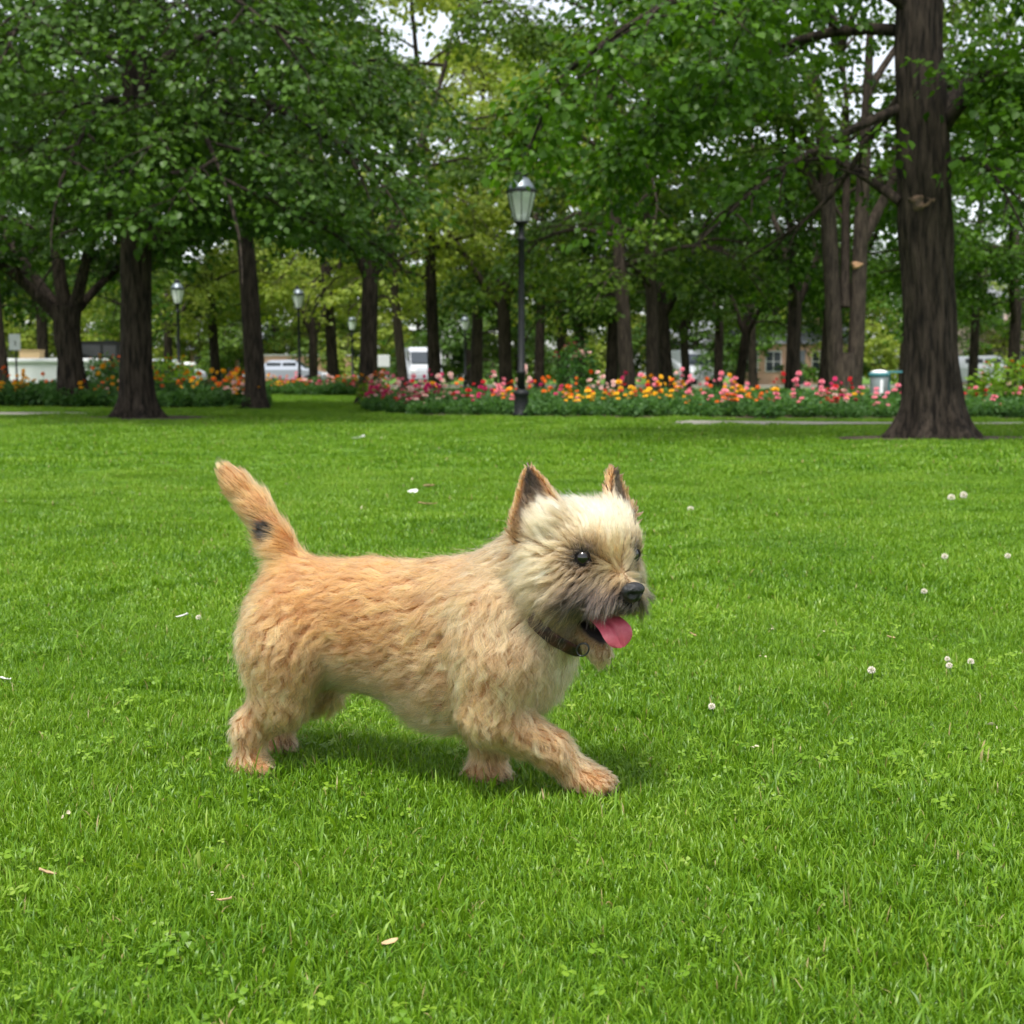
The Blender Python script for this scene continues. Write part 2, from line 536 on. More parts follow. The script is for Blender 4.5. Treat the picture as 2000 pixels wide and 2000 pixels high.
# ---- the big tree on the right
Yr = 13.35
br = gnd(1822, 857)
T = Tree(21); T.ztop = 4.6
T.zfun = lambda e: 2.05 if e[0] < 2.3 else (3.0 if e[0] < 3.95 else 2.3)
X = br[0]
T.trunk([(X, Yr, 0), at(1815, 600, Yr), at(1806, 430, Yr), at(1800, 250, Yr), at(1790, 60, Yr), (X - .2, Yr, 6.0), (X - .1, Yr + .1, 9.5)], (.250, .228, .240, .225, .20, .15, .05), 120, 1.72, 6, .060)
for pl_, r0, sb in (
    (P3(Yr, (1775, 205), (1700, 230, -.1), (1600, 290, -.3), (1490, 350, -.6), (1400, 440, -.9)), .050, 9),
    (P3(Yr, (1770, 60), (1640, 45, .2), (1500, 100, .3), (1380, 160, .4), (1250, 260, .5)), .060, 10),
    (P3(Yr, (1780, 160), (1690, 280, .3), (1620, 400, .5), (1500, 480, .6)), .045, 6),
    (P3(Yr, (1760, 395), (1690, 345, .3), (1620, 300, .9), (1520, 330, 1.5)), .050, 6),
    (P3(Yr, (1790, 20), (1650, -80, -.4), (1450, -60, -.9), (1250, 20, -1.2), (1130, 120, -1.2)), .08, 9),
    (P3(Yr, (1830, 260), (1880, 190, -.2), (1960, 140, -.4), (2080, 150, -.6)), .085, 8),
    (P3(Yr, (1830, 250), (1870, 150, .4), (1930, 130, 1.2), (2040, 220, 1.8), (2100, 300, 2.0)), .07, 8),
    (P3(Yr, (1840, 330), (1890, 300, -.5), (1940, 330, -1.0), (1985, 420, -1.3)), .035, 6),
    (P3(Yr, (1810, 0), (1900, -120, .2), (2050, -150, .6), (2200, -60, .8)), .08, 8),
    (P3(Yr, (1800, -60), (1740, -150, 1.2), (1620, -120, 2.4), (1500, 20, 3.4)), .08, 9),
    (P3(Yr, (1800, -100), (1880, -200, 1.4), (1960, -160, 2.8), (2010, -20, 3.6)), .08, 8)):
    T.limb(resample(pl_), r0, sb, .36, 4, 9, start=.22, droop=.22)
for i in range(9):
    a = i * 2.4; z = 5.6 + i * .5
    ln_ = T.line((X, Yr, z), (math.cos(a), math.sin(a), .5), 3.6 - .22 * i, 8, .22, .06)
    T.limb(ln_, .07, 7, .42, 4, 6)
custom_tree(T, br, M_bark, M_leaf_bright, "massive dark-barked tree with flared roots standing nearest, right of the dog", 36, .078, .35, True, .95)
def knot(tree, pos, r_, m):
    """Round callus where a limb was cut: raised ring with a paler hollow face."""
    bm = bmesh.new()
    bm_lathe(bm, [(r_ * 2.0, -.05), (r_ * 1.5, .0), (r_ * 1.1, .022), (r_ * .8, .020), (r_ * .4, .010), (r_ * .05, .008)], 18)
    for v in bm.verts:
        k_ = 1 + .16 * math.sin(3 * math.atan2(v.co.y, v.co.x) + 1) + .10 * math.sin(5 * math.atan2(v.co.y, v.co.x)); v.co.x *= k_ * 1.15; v.co.y *= k_ * .8
    o = link("knot", bm_mesh("knot", bm, True), tree, [m])
    o.location = Vector(pos) - tree.location; o.rotation_euler = (R(84), 0, R(-8))


M_cut = mat("cut_wood", (0.050, 0.036, 0.026), .9, noise=(14, (0.14, 0.085, 0.05), .15), bump=(60, .5))
knot(bpy.data.objects["tree"], at(1802, 394, Yr - .225), .055, M_cut)
soil_ring(br, .95, .50, 3)

# ---- the main tree on the left
bl_ = gnd(267, 817)
Yl = bl_[1]
T = Tree(22); T.zcut = 2.35; T.ztop = 6.4; X = bl_[0]
T.trunk([(X, Yl, 0), at(267, 640, Yl), at(266, 480, Yl), at(272, 330, Yl), at(262, 120, Yl), (X - .1, Yl, 7.5), (X, Yl, 11)], (.225, .205, .205, .20, .17, .12, .05), 90, 1.7, 5, .05)
for pl_, r0, sb in (
    (P3(Yl, (280, 490), (330, 440, -.3), (420, 400, -.8), (540, 400, -1.2), (640, 450, -1.5)), .075, 9),
    (P3(Yl, (255, 470), (200, 410, -.3), (150, 310, -.7), (60, 280, -1.0), (-60, 300, -1.2)), .07, 8),
    (P3(Yl, (250, 480), (215, 430, .4), (165, 300, .8), (100, 200, 1.2), (0, 160, 1.6)), .065, 8),
    (P3(Yl, (255, 90), (190, 50, -.3), (100, 30, -.6), (0, 70, -1.0), (-80, 150, -1.2)), .07, 8),
    (P3(Yl, (275, 300), (360, 220, -.7), (470, 180, -1.4), (600, 230, -1.9), (720, 330, -2.2)), .08, 10),
    (P3(Yl, (275, 360), (380, 330, .6), (500, 310, 1.2), (640, 380, 1.6), (720, 470, 1.8)), .07, 9),
    (P3(Yl, (268, 160), (370, 70, .4), (500, 30, .9), (640, 90, 1.3), (740, 190, 1.5)), .08, 10),
    (P3(Yl, (262, 240), (230, 190, -1.0), (200, 190, -2.2), (160, 260, -3.2), (120, 350, -3.8)), .07, 9),
    (P3(Yl, (268, 260), (320, 200, -1.2), (370, 210, -2.4), (420, 290, -3.3), (450, 390, -3.8)), .07, 9),
    (P3(Yl, (262, 380), (240, 360, -.9), (250, 370, -1.9), (280, 430, -2.6)), .04, 7),
    (P3(Yl, (270, 60), (330, -40, -1.2), (420, -40, -2.4), (540, 60, -3.2)), .07, 9),
    (P3(Yl, (260, 40), (180, -60, -1.2), (90, -40, -2.6), (30, 60, -3.4)), .07, 9),
    (P3(Yl, (265, 100), (300, 10, 1.2), (380, 0, 2.4), (480, 90, 3.4)), .07, 8),
    (P3(Yl, (262, 140), (180, 80, 1.2), (90, 90, 2.4), (10, 180, 3.4)), .07, 8)):
    T.limb(resample(pl_), r0, sb, .40, 4, 8, start=.22, droop=.20)
for i in range(10):
    a = i * 2.4 + .5; z = 6.0 + i * .5
    ln_ = T.line((X, Yl, z), (math.cos(a), math.sin(a), .5), 3.8 - .22 * i, 8, .22, .06)
    T.limb(ln_, .07, 7, .42, 4, 6)
custom_tree(T, bl_, M_bark, M_leaf_dark, "tall straight-trunked tree with a broad leafy crown, in front of the orange flower bed", 34, .085, .38)
soil_ring(bl_, 1.25, .85, 4)

# ---- the forked tree at far left
bf = gnd(146, 795); Yf = bf[1]
T = Tree(23); T.zcut = 2.6; X = bf[0]
T.trunk([(X, Yf, 0), at(138, 700, Yf), at(130, 640, Yf), at(132, 598, Yf)], (.28, .23, .24, .26), 80, 1.35, 5, .05)
for pl_, r0 in ((P3(Yf, (120, 625), (60, 560, -.2), (0, 510, -.5), (-90, 470, -.8), (-160, 420, -1)), .13),
                (P3(Yf, (122, 620), (85, 560, .2), (50, 520, .6), (0, 440, 1.0), (-60, 360, 1.4)), .12),
                (P3(Yf, (130, 610), (110, 540), (108, 440, .2), (130, 330, .4), (140, 150, .4)), .15),
                (P3(Yf, (140, 615), (160, 560, -.1), (168, 500, -.3), (190, 420, -.5), (230, 300, -.6)), .13),
                (P3(Yf, (145, 612), (180, 570, .3), (215, 535, .7), (280, 480, 1.2), (360, 440, 1.6)), .10),
                (P3(Yf, (110, 440, .2), (60, 330, -.8), (0, 280, -1.6), (-60, 330, -2.2)), .07),
                (P3(Yf, (112, 420, .2), (170, 300, .8), (250, 240, 1.6), (330, 300, 2.2)), .07)):
    T.limb(resample(pl_), r0, 9, .40, 4, 8, start=.30, droop=.18, rend=.3)
custom_tree(T, bf, M_bark, M_leaf_dark, "short-trunked tree that forks low into spreading limbs, beside the white trailer", 17, .13, .42)
soil_ring(bf, 1.0, .7, 5)

# ---- the twin-stemmed tree behind the teal bin
bt = gnd(1650, 792); Yt = bt[1]
T = Tree(24); T.zcut = 4.3; X = bt[0]
T.trunk([(X, Yt, 0), at(1650, 740, Yt), at(1650, 690, Yt)], (.30, .27, .24), 24, 1.25, 4)
T.trunk([(X - .14, Yt, 0.0), at(1630, 640, Yt), at(1620, 480, Yt), at(1612, 330, Yt), at(1590, 120, Yt)], (.17, .16, .16, .15, .08), 18, 1.1, 4)
T.trunk([(X + .16, Yt + .05, 0.0), at(1674, 640, Yt), at(1676, 560, Yt), at(1682, 420, Yt), at(1690, 280, Yt), at(1700, 60, Yt)], (.17, .16, .155, .14, .12, .07), 18, 1.1, 4)
for pl_, r0 in ((P3(Yt, (1616, 400), (1580, 350), (1560, 320, -.2), (1540, 250, -.4), (1500, 150, -.8)), .13),
                (P3(Yt, (1680, 480), (1710, 420), (1750, 350, .2), (1768, 260, .4), (1800, 120, .6)), .13),
                (P3(Yt, (1650, 600), (1652, 480, .2), (1650, 380, .4), (1660, 240, .6), (1640, 60, .8)), .11),
                (P3(Yt, (1612, 340), (1560, 240, -.6), (1480, 180, -1.2), (1380, 220, -1.6)), .08),
                (P3(Yt, (1690, 280), (1760, 180, -.6), (1860, 150, -1.0), (1960, 220, -1.2)), .08),
                (P3(Yt, (1600, 200), (1540, 60, .6), (1440, 20, 1.4), (1340, 100, 2.0)), .08),
                (P3(Yt, (1695, 180), (1780, 40, .8), (1880, 30, 1.8), (1970, 120, 2.4)), .08),
                (P3(Yt, (1640, 100, .8), (1600, -60, 0), (1500, -80, -1), (1400, 0, -2)), .08),
                (P3(Yt, (1640, 100, .8), (1700, -60, 0), (1800, -80, -1), (1900, 0, -2)), .08)):
    T.limb(resample(pl_), r0, 8, .40, 4, 8, start=.30, droop=.18, rend=.3)
custom_tree(T, bt, M_bark_grey, M_leaf_mid, "grey-brown twin-stemmed tree rising from the flower bed beside the teal bin", 16, .12, .42)
knot(bpy.data.objects["tree.003"], at(1674, 517, Yt - .15), .05, mat("fresh_cut_wood", (0.52, 0.30, 0.16), .85))

# ---- generic park trees, several kinds, each placed where a trunk shows
KINDS_ = [generic_tree(31, 12.0, 2.7, .165, 4.0, 14, keep=.8, zcut=2.3),
          generic_tree(32, 11.0, 2.6, .17, 4.2, 14, fork=3, keep=.75, zcut=2.3),
          generic_tree(33, 13.0, 2.9, .155, 3.8, 15, keep=.6, zcut=2.4),
          generic_tree(34, 10.5, 2.4, .165, 4.2, 13, fork=2, keep=.75, zcut=2.2),
          generic_tree(35, 12.5, 2.9, .145, 3.6, 14, keep=.5, zcut=2.6),
          generic_tree(36, 8.5, 1.2, .13, 3.8, 16, keep=1.0, zcut=.35, size=.20, per=18, droop=.2),
          generic_tree(41, 12.0, 3.3, .17, 3.6, 15, keep=.9, zcut=3.0, size=.11, per=24, rs=.40),
          generic_tree(42, 11.5, 2.9, .17, 3.8, 15, fork=2, keep=.8, zcut=3.0, size=.12, per=22, rs=.40)]
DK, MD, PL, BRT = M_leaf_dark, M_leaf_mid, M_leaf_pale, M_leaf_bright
# px of the trunk foot, depth, kind, turn, scale, leaf, bark, label
spec = [
    (502, 25.4, 6, 0.4, .95, DK, M_bark, "slim straight tree at the inner end of the orange flower bed"),
    (718, 29.8, 7, 0.1, 1.0, MD, M_bark, "tree with a Y-shaped fork at the pointed end of the pink flower bed"),
    (8, 31.0, 2, 1.4, 1.0, DK, M_bark_grey, "trunk half cut off by the picture's left edge, behind the white sign"),
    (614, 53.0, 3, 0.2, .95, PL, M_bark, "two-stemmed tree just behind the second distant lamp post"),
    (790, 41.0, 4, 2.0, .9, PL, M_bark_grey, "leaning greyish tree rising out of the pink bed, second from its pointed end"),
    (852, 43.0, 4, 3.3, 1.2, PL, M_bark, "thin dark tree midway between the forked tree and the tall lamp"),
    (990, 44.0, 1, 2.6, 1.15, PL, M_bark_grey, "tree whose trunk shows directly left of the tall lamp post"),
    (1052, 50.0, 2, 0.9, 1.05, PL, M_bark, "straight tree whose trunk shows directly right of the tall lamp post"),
    (1138, 47.0, 3, 1.7, .95, DK, M_bark, "dark tree forking low behind the tall pink shrub"),
    (1192, 41.0, 0, 2.8, 1.0, DK, M_bark, "dark trunk close left of the pale grey-brown trunk"),
    (1226, 30.5, 4, 0.0, 1.0, MD, M_bark_grey, "pale grey-brown trunk, the thicker of the close pair behind the yellow flowers"),
    (1275, 32.5, 2, 4.0, .9, MD, M_bark_grey, "pale slender trunk, the thinner of the close pair behind the yellow flowers"),
    (1304, 39.0, 1, 5.1, .95, DK, M_bark, "dark trunk close right of the pale slender trunk"),
    (1400, 48.0, 3, 1.1, .9, MD, M_bark, "thin dark tree beside the white van with a window"),
    (1440, 43.0, 3, 2.2, .85, DK, M_bark, "dark V-forked tree right of the white van with a window"),
    (1545, 34.0, 1, 3.9, .95, BRT, M_bark, "dark leaning tree in the middle of the right-hand bed"),
    (1606, 38.0, 3, 4.9, .9, BRT, M_bark, "dark forked tree standing just left of the twin-stemmed tree"),
    (1895, 44.0, 4, 5.9, .9, BRT, M_bark, "thin tree with one side limb just right of the massive trunk"),
    (1970, 40.0, 3, 0.7, .95, BRT, M_bark, "V-forked tree near the picture's right edge"),
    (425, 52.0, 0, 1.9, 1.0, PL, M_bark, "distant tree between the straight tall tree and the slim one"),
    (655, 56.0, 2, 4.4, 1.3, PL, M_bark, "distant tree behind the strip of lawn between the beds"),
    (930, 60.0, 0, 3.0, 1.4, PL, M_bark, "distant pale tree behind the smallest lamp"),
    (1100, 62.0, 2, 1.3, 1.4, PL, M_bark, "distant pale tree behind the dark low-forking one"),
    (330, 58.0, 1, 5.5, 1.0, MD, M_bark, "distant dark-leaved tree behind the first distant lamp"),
    (240, 48.0, 2, 2.4, 1.0, MD, M_bark, "distant tree hidden behind the straight tall trunk"),
    (90, 45.0, 0, 3.6, 1.0, BRT, M_bark, "distant tree behind the sign and the forked tree"),
    (1470, 58.0, 0, 0.3, 1.0, MD, M_bark, "distant tree in front of the peach house"),
    (1340, 60.0, 1, 2.9, 1.0, MD, M_bark, "distant tree left of the white van with a window"),
    (1760, 52.0, 2, 4.2, 1.0, BRT, M_bark, "distant tree whose crown fills the gap left of the massive trunk"),
    (1840, 60.0, 1, 1.0, 1.0, MD, M_bark, "distant tree hidden behind the massive trunk"),
    (2060, 50.0, 0, 2.0, 1.0, MD, M_bark, "distant tree whose crown overhangs the picture's right edge"),
    (-120, 36.0, 1, 2.0, 1.0, DK, M_bark, "tree whose crown overhangs the picture's left edge"),
    (-420, 30.0, 0, 0.9, 1.0, DK, M_bark, "leafy tree one crown's width beyond the picture's left edge"),
    (-330, 46.0, 3, 4.1, 1.0, MD, M_bark, "forked tree standing behind the grove beyond the picture's left edge"),
    (-760, 38.0, 2, 2.7, 1.0, MD, M_bark, "outermost tree of the grove on the left-hand side"),
    (2330, 30.0, 7, 1.2, 1.0, BRT, M_bark, "forked tree one crown's width beyond the picture's right edge"),
    (2420, 44.0, 1, 3.4, 1.0, MD, M_bark, "leafy tree standing behind the grove beyond the picture's right edge"),
    (2760, 36.0, 0, 5.0, 1.0, DK, M_bark, "outermost tree of the grove on the right-hand side"),
]
rlean = np.random.default_rng(4)
for px, Y, k, rz, sc, lf, bk, lab in spec:
    place_tree(KINDS_[k][0], KINDS_[k][1], bk, lf, ((px - 1000) / FPX * Y, Y), rz, sc, lab, "trees of the park grove", tuple(rlean.normal(0, .045, 2)))
# a far belt of trees and bushes across the road, too far to tell apart
rb = np.random.default_rng(77)
for i in range(66):
    Y = (86, 100, 118)[i % 3] + rb.uniform(-4, 4); x = (-57 + (i // 3) * 5.3 + (i % 3) * 2.5 + rb.uniform(-1.2, 1.2)) * Y / 95
    k = 5 if i % 3 < 2 else i % 5
    place_tree(KINDS_[k][0], KINDS_[k][1], M_bark, (PL, MD, BRT, PL, DK)[int(rb.integers(5))], (x, Y), rb.random() * 6.28, rb.uniform(.85, 1.25),
               "far leafy tree of the belt across the road behind the park", "far trees across the road")


# ================================================================== FLOWER BEDS
def leafy_clump(seed, n, hgt, rad, lsize, up=.6):
    """A low mound of leaves on short stems."""
    r = np.random.default_rng(seed)
    a = r.random(n) * 6.283; q = rad * np.sqrt(r.random(n)); z = hgt * r.random(n) ** .7 * (1 - .45 * (q / rad) ** 2)
    base = np.stack([np.cos(a) * q, np.sin(a) * q, z], 1)
    d = np.stack([np.cos(a) * .8, np.sin(a) * .8, r.uniform(-.2, up, n)], 1) + r.normal(size=(n, 3)) * .5
    d /= np.linalg.norm(d, axis=1, keepdims=True)
    nn = np.array((0, 0, 1.0)) + r.normal(size=(n, 3)) * .45; nn -= d * (nn * d).sum(1, keepdims=True); nn /= np.linalg.norm(nn, axis=1, keepdims=True)
    sd = np.cross(d, nn); sz = lsize * r.uniform(.6, 1.3, n)[:, None]
    prof = ((0, 0, 0), (.26, .30, .05), (.22, .68, .03), (0, 1, -.15), (-.22, .68, .03), (-.26, .30, .05))
    V = np.stack([base + (sd * x + d * y + nn * w) * sz for x, y, w in prof], 1)
    F = (np.arange(n)[:, None, None] * 6 + np.array(((0, 1, 2, 3), (0, 3, 4, 5)))[None]).reshape(-1, 4)
    me = mesh_np("clump", V.reshape(-1, 3), F)
    c = r.random(n); cc = np.repeat(np.stack([c, c, c, np.ones(n)], 1), 6, 0)
    me.color_attributes.new("leaf", 'FLOAT_COLOR', 'POINT').data.foreach_set("color", cc.astype(np.float32).ravel())
    return me


M_bedleaf = leaf_material("bed_leaf", (0.028, 0.080, 0.020), (0.090, 0.180, 0.050), (1.8, 2.0, 1.0), .42)
M_bedleaf_lime = leaf_material("bed_leaf_lime", (0.09, 0.18, 0.015), (0.17, 0.26, 0.03), (1.8, 2.0, 1.0), .45)


def petal_mat(name, c):
    m = mat(name, c, rough=.55, spec=.25)
    p = m.node_tree.nodes["Principled BSDF"]
    return m


PET = {"yellow": petal_mat("petal_yellow", (0.80, 0.42, 0.010)), "orange": petal_mat("petal_orange", (0.78, 0.16, 0.012)),
       "magenta": petal_mat("petal_magenta", (0.52, 0.015, 0.11)), "pink": petal_mat("petal_pink", (0.75, 0.20, 0.26)),
       "pale": petal_mat("petal_pale_pink", (0.80, 0.52, 0.46)), "red": petal_mat("petal_red", (0.55, 0.012, 0.02)),
       "white": petal_mat("petal_white", (0.80, 0.76, 0.70)), "lilac": petal_mat("petal_lilac", (0.50, 0.22, 0.48))}
M_stem = mat("flower_stem", (0.05, 0.11, 0.02), .6)


def flower_mesh(color, seed, R_=.048, H_=.5, double=True):
    """Bloom of overlapping petal rings on a stem with a few leaves; the stem foot is the origin."""
    r = np.random.default_rng(seed); bm = bmesh.new()
    lean = r.normal(0, .06, 2)
    v, f = tube_arrays([(0, 0, 0), (lean[0] * .4, lean[1] * .4, H_ * .5), (lean[0], lean[1], H_)], [.006, .005, .004], 4)
    bv = [bm.verts.new(x) for x in v]
    for q in f: bm.faces.new([bv[i] for i in q])
    for k in range(6):                                       # leaves up the stem
        a = r.random() * 6.28; z = r.uniform(.15, .75) * H_; L_ = r.uniform(.08, .14)
        d = Vector((math.cos(a), math.sin(a), r.uniform(-.1, .5))).normalized(); s_ = Vector((-math.sin(a), math.cos(a), 0))
        o = Vector((lean[0] * z / H_, lean[1] * z / H_, z))
        q = [bm.verts.new(o + d * L_ * y + s_ * L_ * x) for x, y in ((0, 0), (.24, .45), (0, 1), (-.24, .45))]
        bm.faces.new(q)
    heads = [(Vector((lean[0], lean[1], H_)), R_)]
    a = r.random() * 6.28; q = Vector((math.cos(a) * .09, math.sin(a) * .09, H_ * r.uniform(.76, .88)))
    v, f = tube_arrays([(lean[0] * .4, lean[1] * .4, H_ * .5), tuple(q)], [.004, .003], 4)
    bv = [bm.verts.new(x) for x in v]
    for t in f: bm.faces.new([bv[i] for i in t])
    heads.append((q, R_ * .8))
    for _ in range(2):
        a = r.random() * 6.28; q2 = Vector((math.cos(a) * .14, math.sin(a) * .14, H_ * r.uniform(.6, .95)))
        v, f = tube_arrays([(lean[0] * .3, lean[1] * .3, H_ * .4), tuple(q2)], [.004, .003], 4)
        bv = [bm.verts.new(x) for x in v]
        for t in f: bm.faces.new([bv[i] for i in t])
        heads.append((q2, R_ * r.uniform(.5, .85)))
    rings = ((9, .80, -.55, .20), (10, 1.0, -.05, .30), (9, .88, .40, .42), (7, .66, .85, .50), (4, .45, 1.3, .55)) if double else ((9, 1.0, -.05, .25), (8, .8, .4, .3), (5, .5, .9, .3))
    for c, R_ in heads:
      tilt = Matrix.Rotation(r.normal(0, .35) + .6, 3, 'X') @ Matrix.Rotation(r.normal(0, .35), 3, 'Y')
      for ri, (n, L_, el, h0) in enumerate(rings):
          for i in range(n):
              a = 6.283 * i / n + ri * .37 + r.normal(0, .06); e = el + r.normal(0, .08); w = R_ * L_ * 2.3 / n * 1.5 + .006
              d = Vector((math.cos(a) * math.cos(e), math.sin(a) * math.cos(e), math.sin(e))); s_ = Vector((-math.sin(a), math.cos(a), 0)); n_ = d.cross(s_)
              o = Vector((0, 0, R_ * h0 * .5))
              pts = [o, o + d * R_ * L_ * .55 + s_ * w - n_ * .15 * w, o + d * R_ * L_ * 1.02, o + d * R_ * L_ * .55 - s_ * w - n_ * .15 * w]
              fc = bm.faces.new([bm.verts.new(c + tilt @ p) for p in pts]); fc.material_index = 1
    me = bm_mesh("flower", bm)
    me.materials.append(M_stem); me.materials.append(PET[color])
    return me


FM = {c: [flower_mesh(c, 100 + 7 * i + k, H_=.5, double=(k != 2)) for k in range(3)] for i, c in enumerate(PET)}


def in_poly(x, y, poly):
    c = False; j = len(poly) - 1
    for i in range(len(poly)):
        xi, yi = poly[i]; xj, yj = poly[j]
        if (yi > y) != (yj > y) and x < (xj - xi) * (y - yi) / (yj - yi) + xi: c = not c
        j = i
    return c


def scatter_stuff(name, pts, rot, scl, sources, mat_, parent=None, idx=None):
    """One stuff object: copies of the source meshes on points, by geometry nodes."""
    me = bpy.data.meshes.new(name)
    me.vertices.add(len(pts)); me.vertices.foreach_set("co", np.asarray(pts, np.float32).ravel())
    for nm, arr in (("rz", rot), ("sc", scl), ("rx", np.random.default_rng(len(pts)).normal(0, .06, len(pts)))):
        me.attributes.new(nm, 'FLOAT', 'POINT').data.foreach_set("value", np.asarray(arr, np.float32))
    o = link(name, me)
    coll = bpy.data.collections.new(name + "_source")
    for i, s_ in enumerate(sources):
        so = bpy.data.objects.new("%s_source_%02d" % (name, i), s_)
        if not s_.materials: s_.materials.append(mat_)
        coll.objects.link(so)
    ng = bpy.data.node_groups.new(name, 'GeometryNodeTree')
    ng.interface.new_socket(name="Geometry", in_out='INPUT', socket_type='NodeSocketGeometry')
    ng.interface.new_socket(name="Geometry", in_out='OUTPUT', socket_type='NodeSocketGeometry')
    N = ng.nodes; L = ng.links
    gi, go = N.new("NodeGroupInput"), N.new("NodeGroupOutput")
    ci = N.new("GeometryNodeCollectionInfo"); ci.inputs["Collection"].default_value = coll; ci.inputs["Separate Children"].default_value = True; ci.inputs["Reset Children"].default_value = True
    ip = N.new("GeometryNodeInstanceOnPoints"); ip.inputs["Pick Instance"].default_value = True
    def attr(nm):
        a = N.new("GeometryNodeInputNamedAttribute"); a.data_type = 'FLOAT'; a.inputs["Name"].default_value = nm; return a
    cx = N.new("ShaderNodeCombineXYZ"); L.new(attr("rz").outputs["Attribute"], cx.inputs["Z"]); L.new(attr("rx").outputs["Attribute"], cx.inputs["X"])
    L.new(gi.outputs[0], ip.inputs["Points"]); L.new(ci.outputs[0], ip.inputs["Instance"])
    L.new(cx.outputs[0], ip.inputs["Rotation"]); L.new(attr("sc").outputs["Attribute"], ip.inputs["Scale"])
    L.new(ip.outputs[0], go.inputs[0])
    md = o.modifiers.new("scatter", 'NODES'); md.node_group = ng
    o["kind"] = "stuff"
    return o


CLUMPS = [leafy_clump(60 + i, 230, .34, .26, .10) for i in range(4)]
BEDS = []


def bed(front, depth, name, label, fol_h, seed, colors, groups, mat_=M_bedleaf, spacing=.30, rise=.5, nfl=60, fh=(.42, .9), fscale=1.0, wmin=-1e9, wmax=1e9):
    """A planted bed: soil sheet, leafy mass, and single blooms. front = ground line from left to right."""
    r = np.random.default_rng(seed)
    fr = [(p[0], p[1]) for p in front]
    poly = fr + [(x * (1 + depth / y * .98), y + depth) for x, y in fr[::-1]]
    BEDS.append(poly)
    sheet("soil", poly, 0.014, M_soil)
    xs = [p[0] for p in poly]; ys = [p[1] for p in poly]
    pts = []
    y = min(ys)
    while y < max(ys):
        x = min(xs)
        while x < max(xs):
            q = (x + r.normal(0, spacing * .3), y + r.normal(0, spacing * .3))
            if in_poly(*q, poly): pts.append(q)
            x += spacing
        y += spacing
    pts = np.array(pts)
    fy = np.interp(pts[:, 0], [p[0] for p in fr], [p[1] for p in fr])
    t = np.clip((pts[:, 1] - fy) / depth, 0, 1)
    sc = (fol_h / .34) * (0.8 + rise * t + r.normal(0, .12, len(pts)))
    o = scatter_stuff(name, np.c_[pts, np.full(len(pts), .01)], r.random(len(pts)) * 6.28, np.clip(sc, .4, 3), CLUMPS if mat_ is M_bedleaf else [leafy_clump(80, 230, .34, .26, .10)], mat_)
    tag(o, label, "foliage")
    # blooms, one by one
    for k in range(nfl):
        u = r.random(); tt = r.random() ** 1.35
        i = min(int(u * (len(fr) - 1)), len(fr) - 2); f = u * (len(fr) - 1) - i
        x = fr[i][0] * (1 - f) + fr[i + 1][0] * f; y = fr[i][1] * (1 - f) + fr[i + 1][1] * f + (.06 + tt * .90) * depth
        x *= y / (y - (.06 + tt * .90) * depth)
        H_ = fh[0] + (fh[1] - fh[0]) * tt + r.normal(0, .05)
        px_ = 1000 + x / y * FPX
        c = colors(px_, tt, r)
        e = bpy.data.objects.new("flowering_plant", FM[c][int(r.integers(3))]); COL.objects.link(e)
        e.location = (x, y, 0.012); s_ = fscale * r.uniform(.8, 1.25)
        e.scale = (s_, s_, H_ / .5); e.rotation_euler = (r.normal(0, .08), r.normal(0, .08), r.uniform(-1.1, 1.1))
        tag(e, *groups(c))
    return poly


def pick(r, **w):
    k = list(w); p = np.array([w[i] for i in k], float); return k[int(r.choice(len(k), p=p / p.sum()))]


# long bed on the right: magenta and pink at its pointed end, yellow in the middle, mixed towards the right
def col_right(px, t, r):
    if t > .45: return pick(r, pink=3, orange=2, pale=2, red=1, yellow=1, magenta=1)
    if px < 960: return pick(r, magenta=6, pink=3, pale=2, red=.6)
    if px < 1130: return pick(r, magenta=2, pink=3, orange=2.5, red=1.5, yellow=1, pale=1)
    if px < 1330: return pick(r, yellow=6, orange=2, pink=1)
    if px < 1560: return pick(r, yellow=2.5, orange=2.5, pink=2, red=.6)
    return pick(r, magenta=1.5, pink=3, red=2, pale=2, orange=1.5, yellow=.8, white=.6)
NAMES_C = {"yellow": "yellow", "orange": "orange", "magenta": "magenta", "pink": "pink", "pale": "pale pink", "red": "red", "white": "white", "lilac": "lilac"}
def g_right(c): return ("%s dahlia-like flowers in the long flower bed around the tall lamp" % NAMES_C[c], "flower", "%s blooms of the long bed" % NAMES_C[c])
def g_left(c): return ("%s flowers in the bed behind the straight tall tree" % NAMES_C[c], "flower", "%s blooms of the left bed" % NAMES_C[c])
def g_mid(c): return ("%s flowers in the distant bed beyond the strip of lawn" % NAMES_C[c], "flower", "%s blooms of the distant bed" % NAMES_C[c])


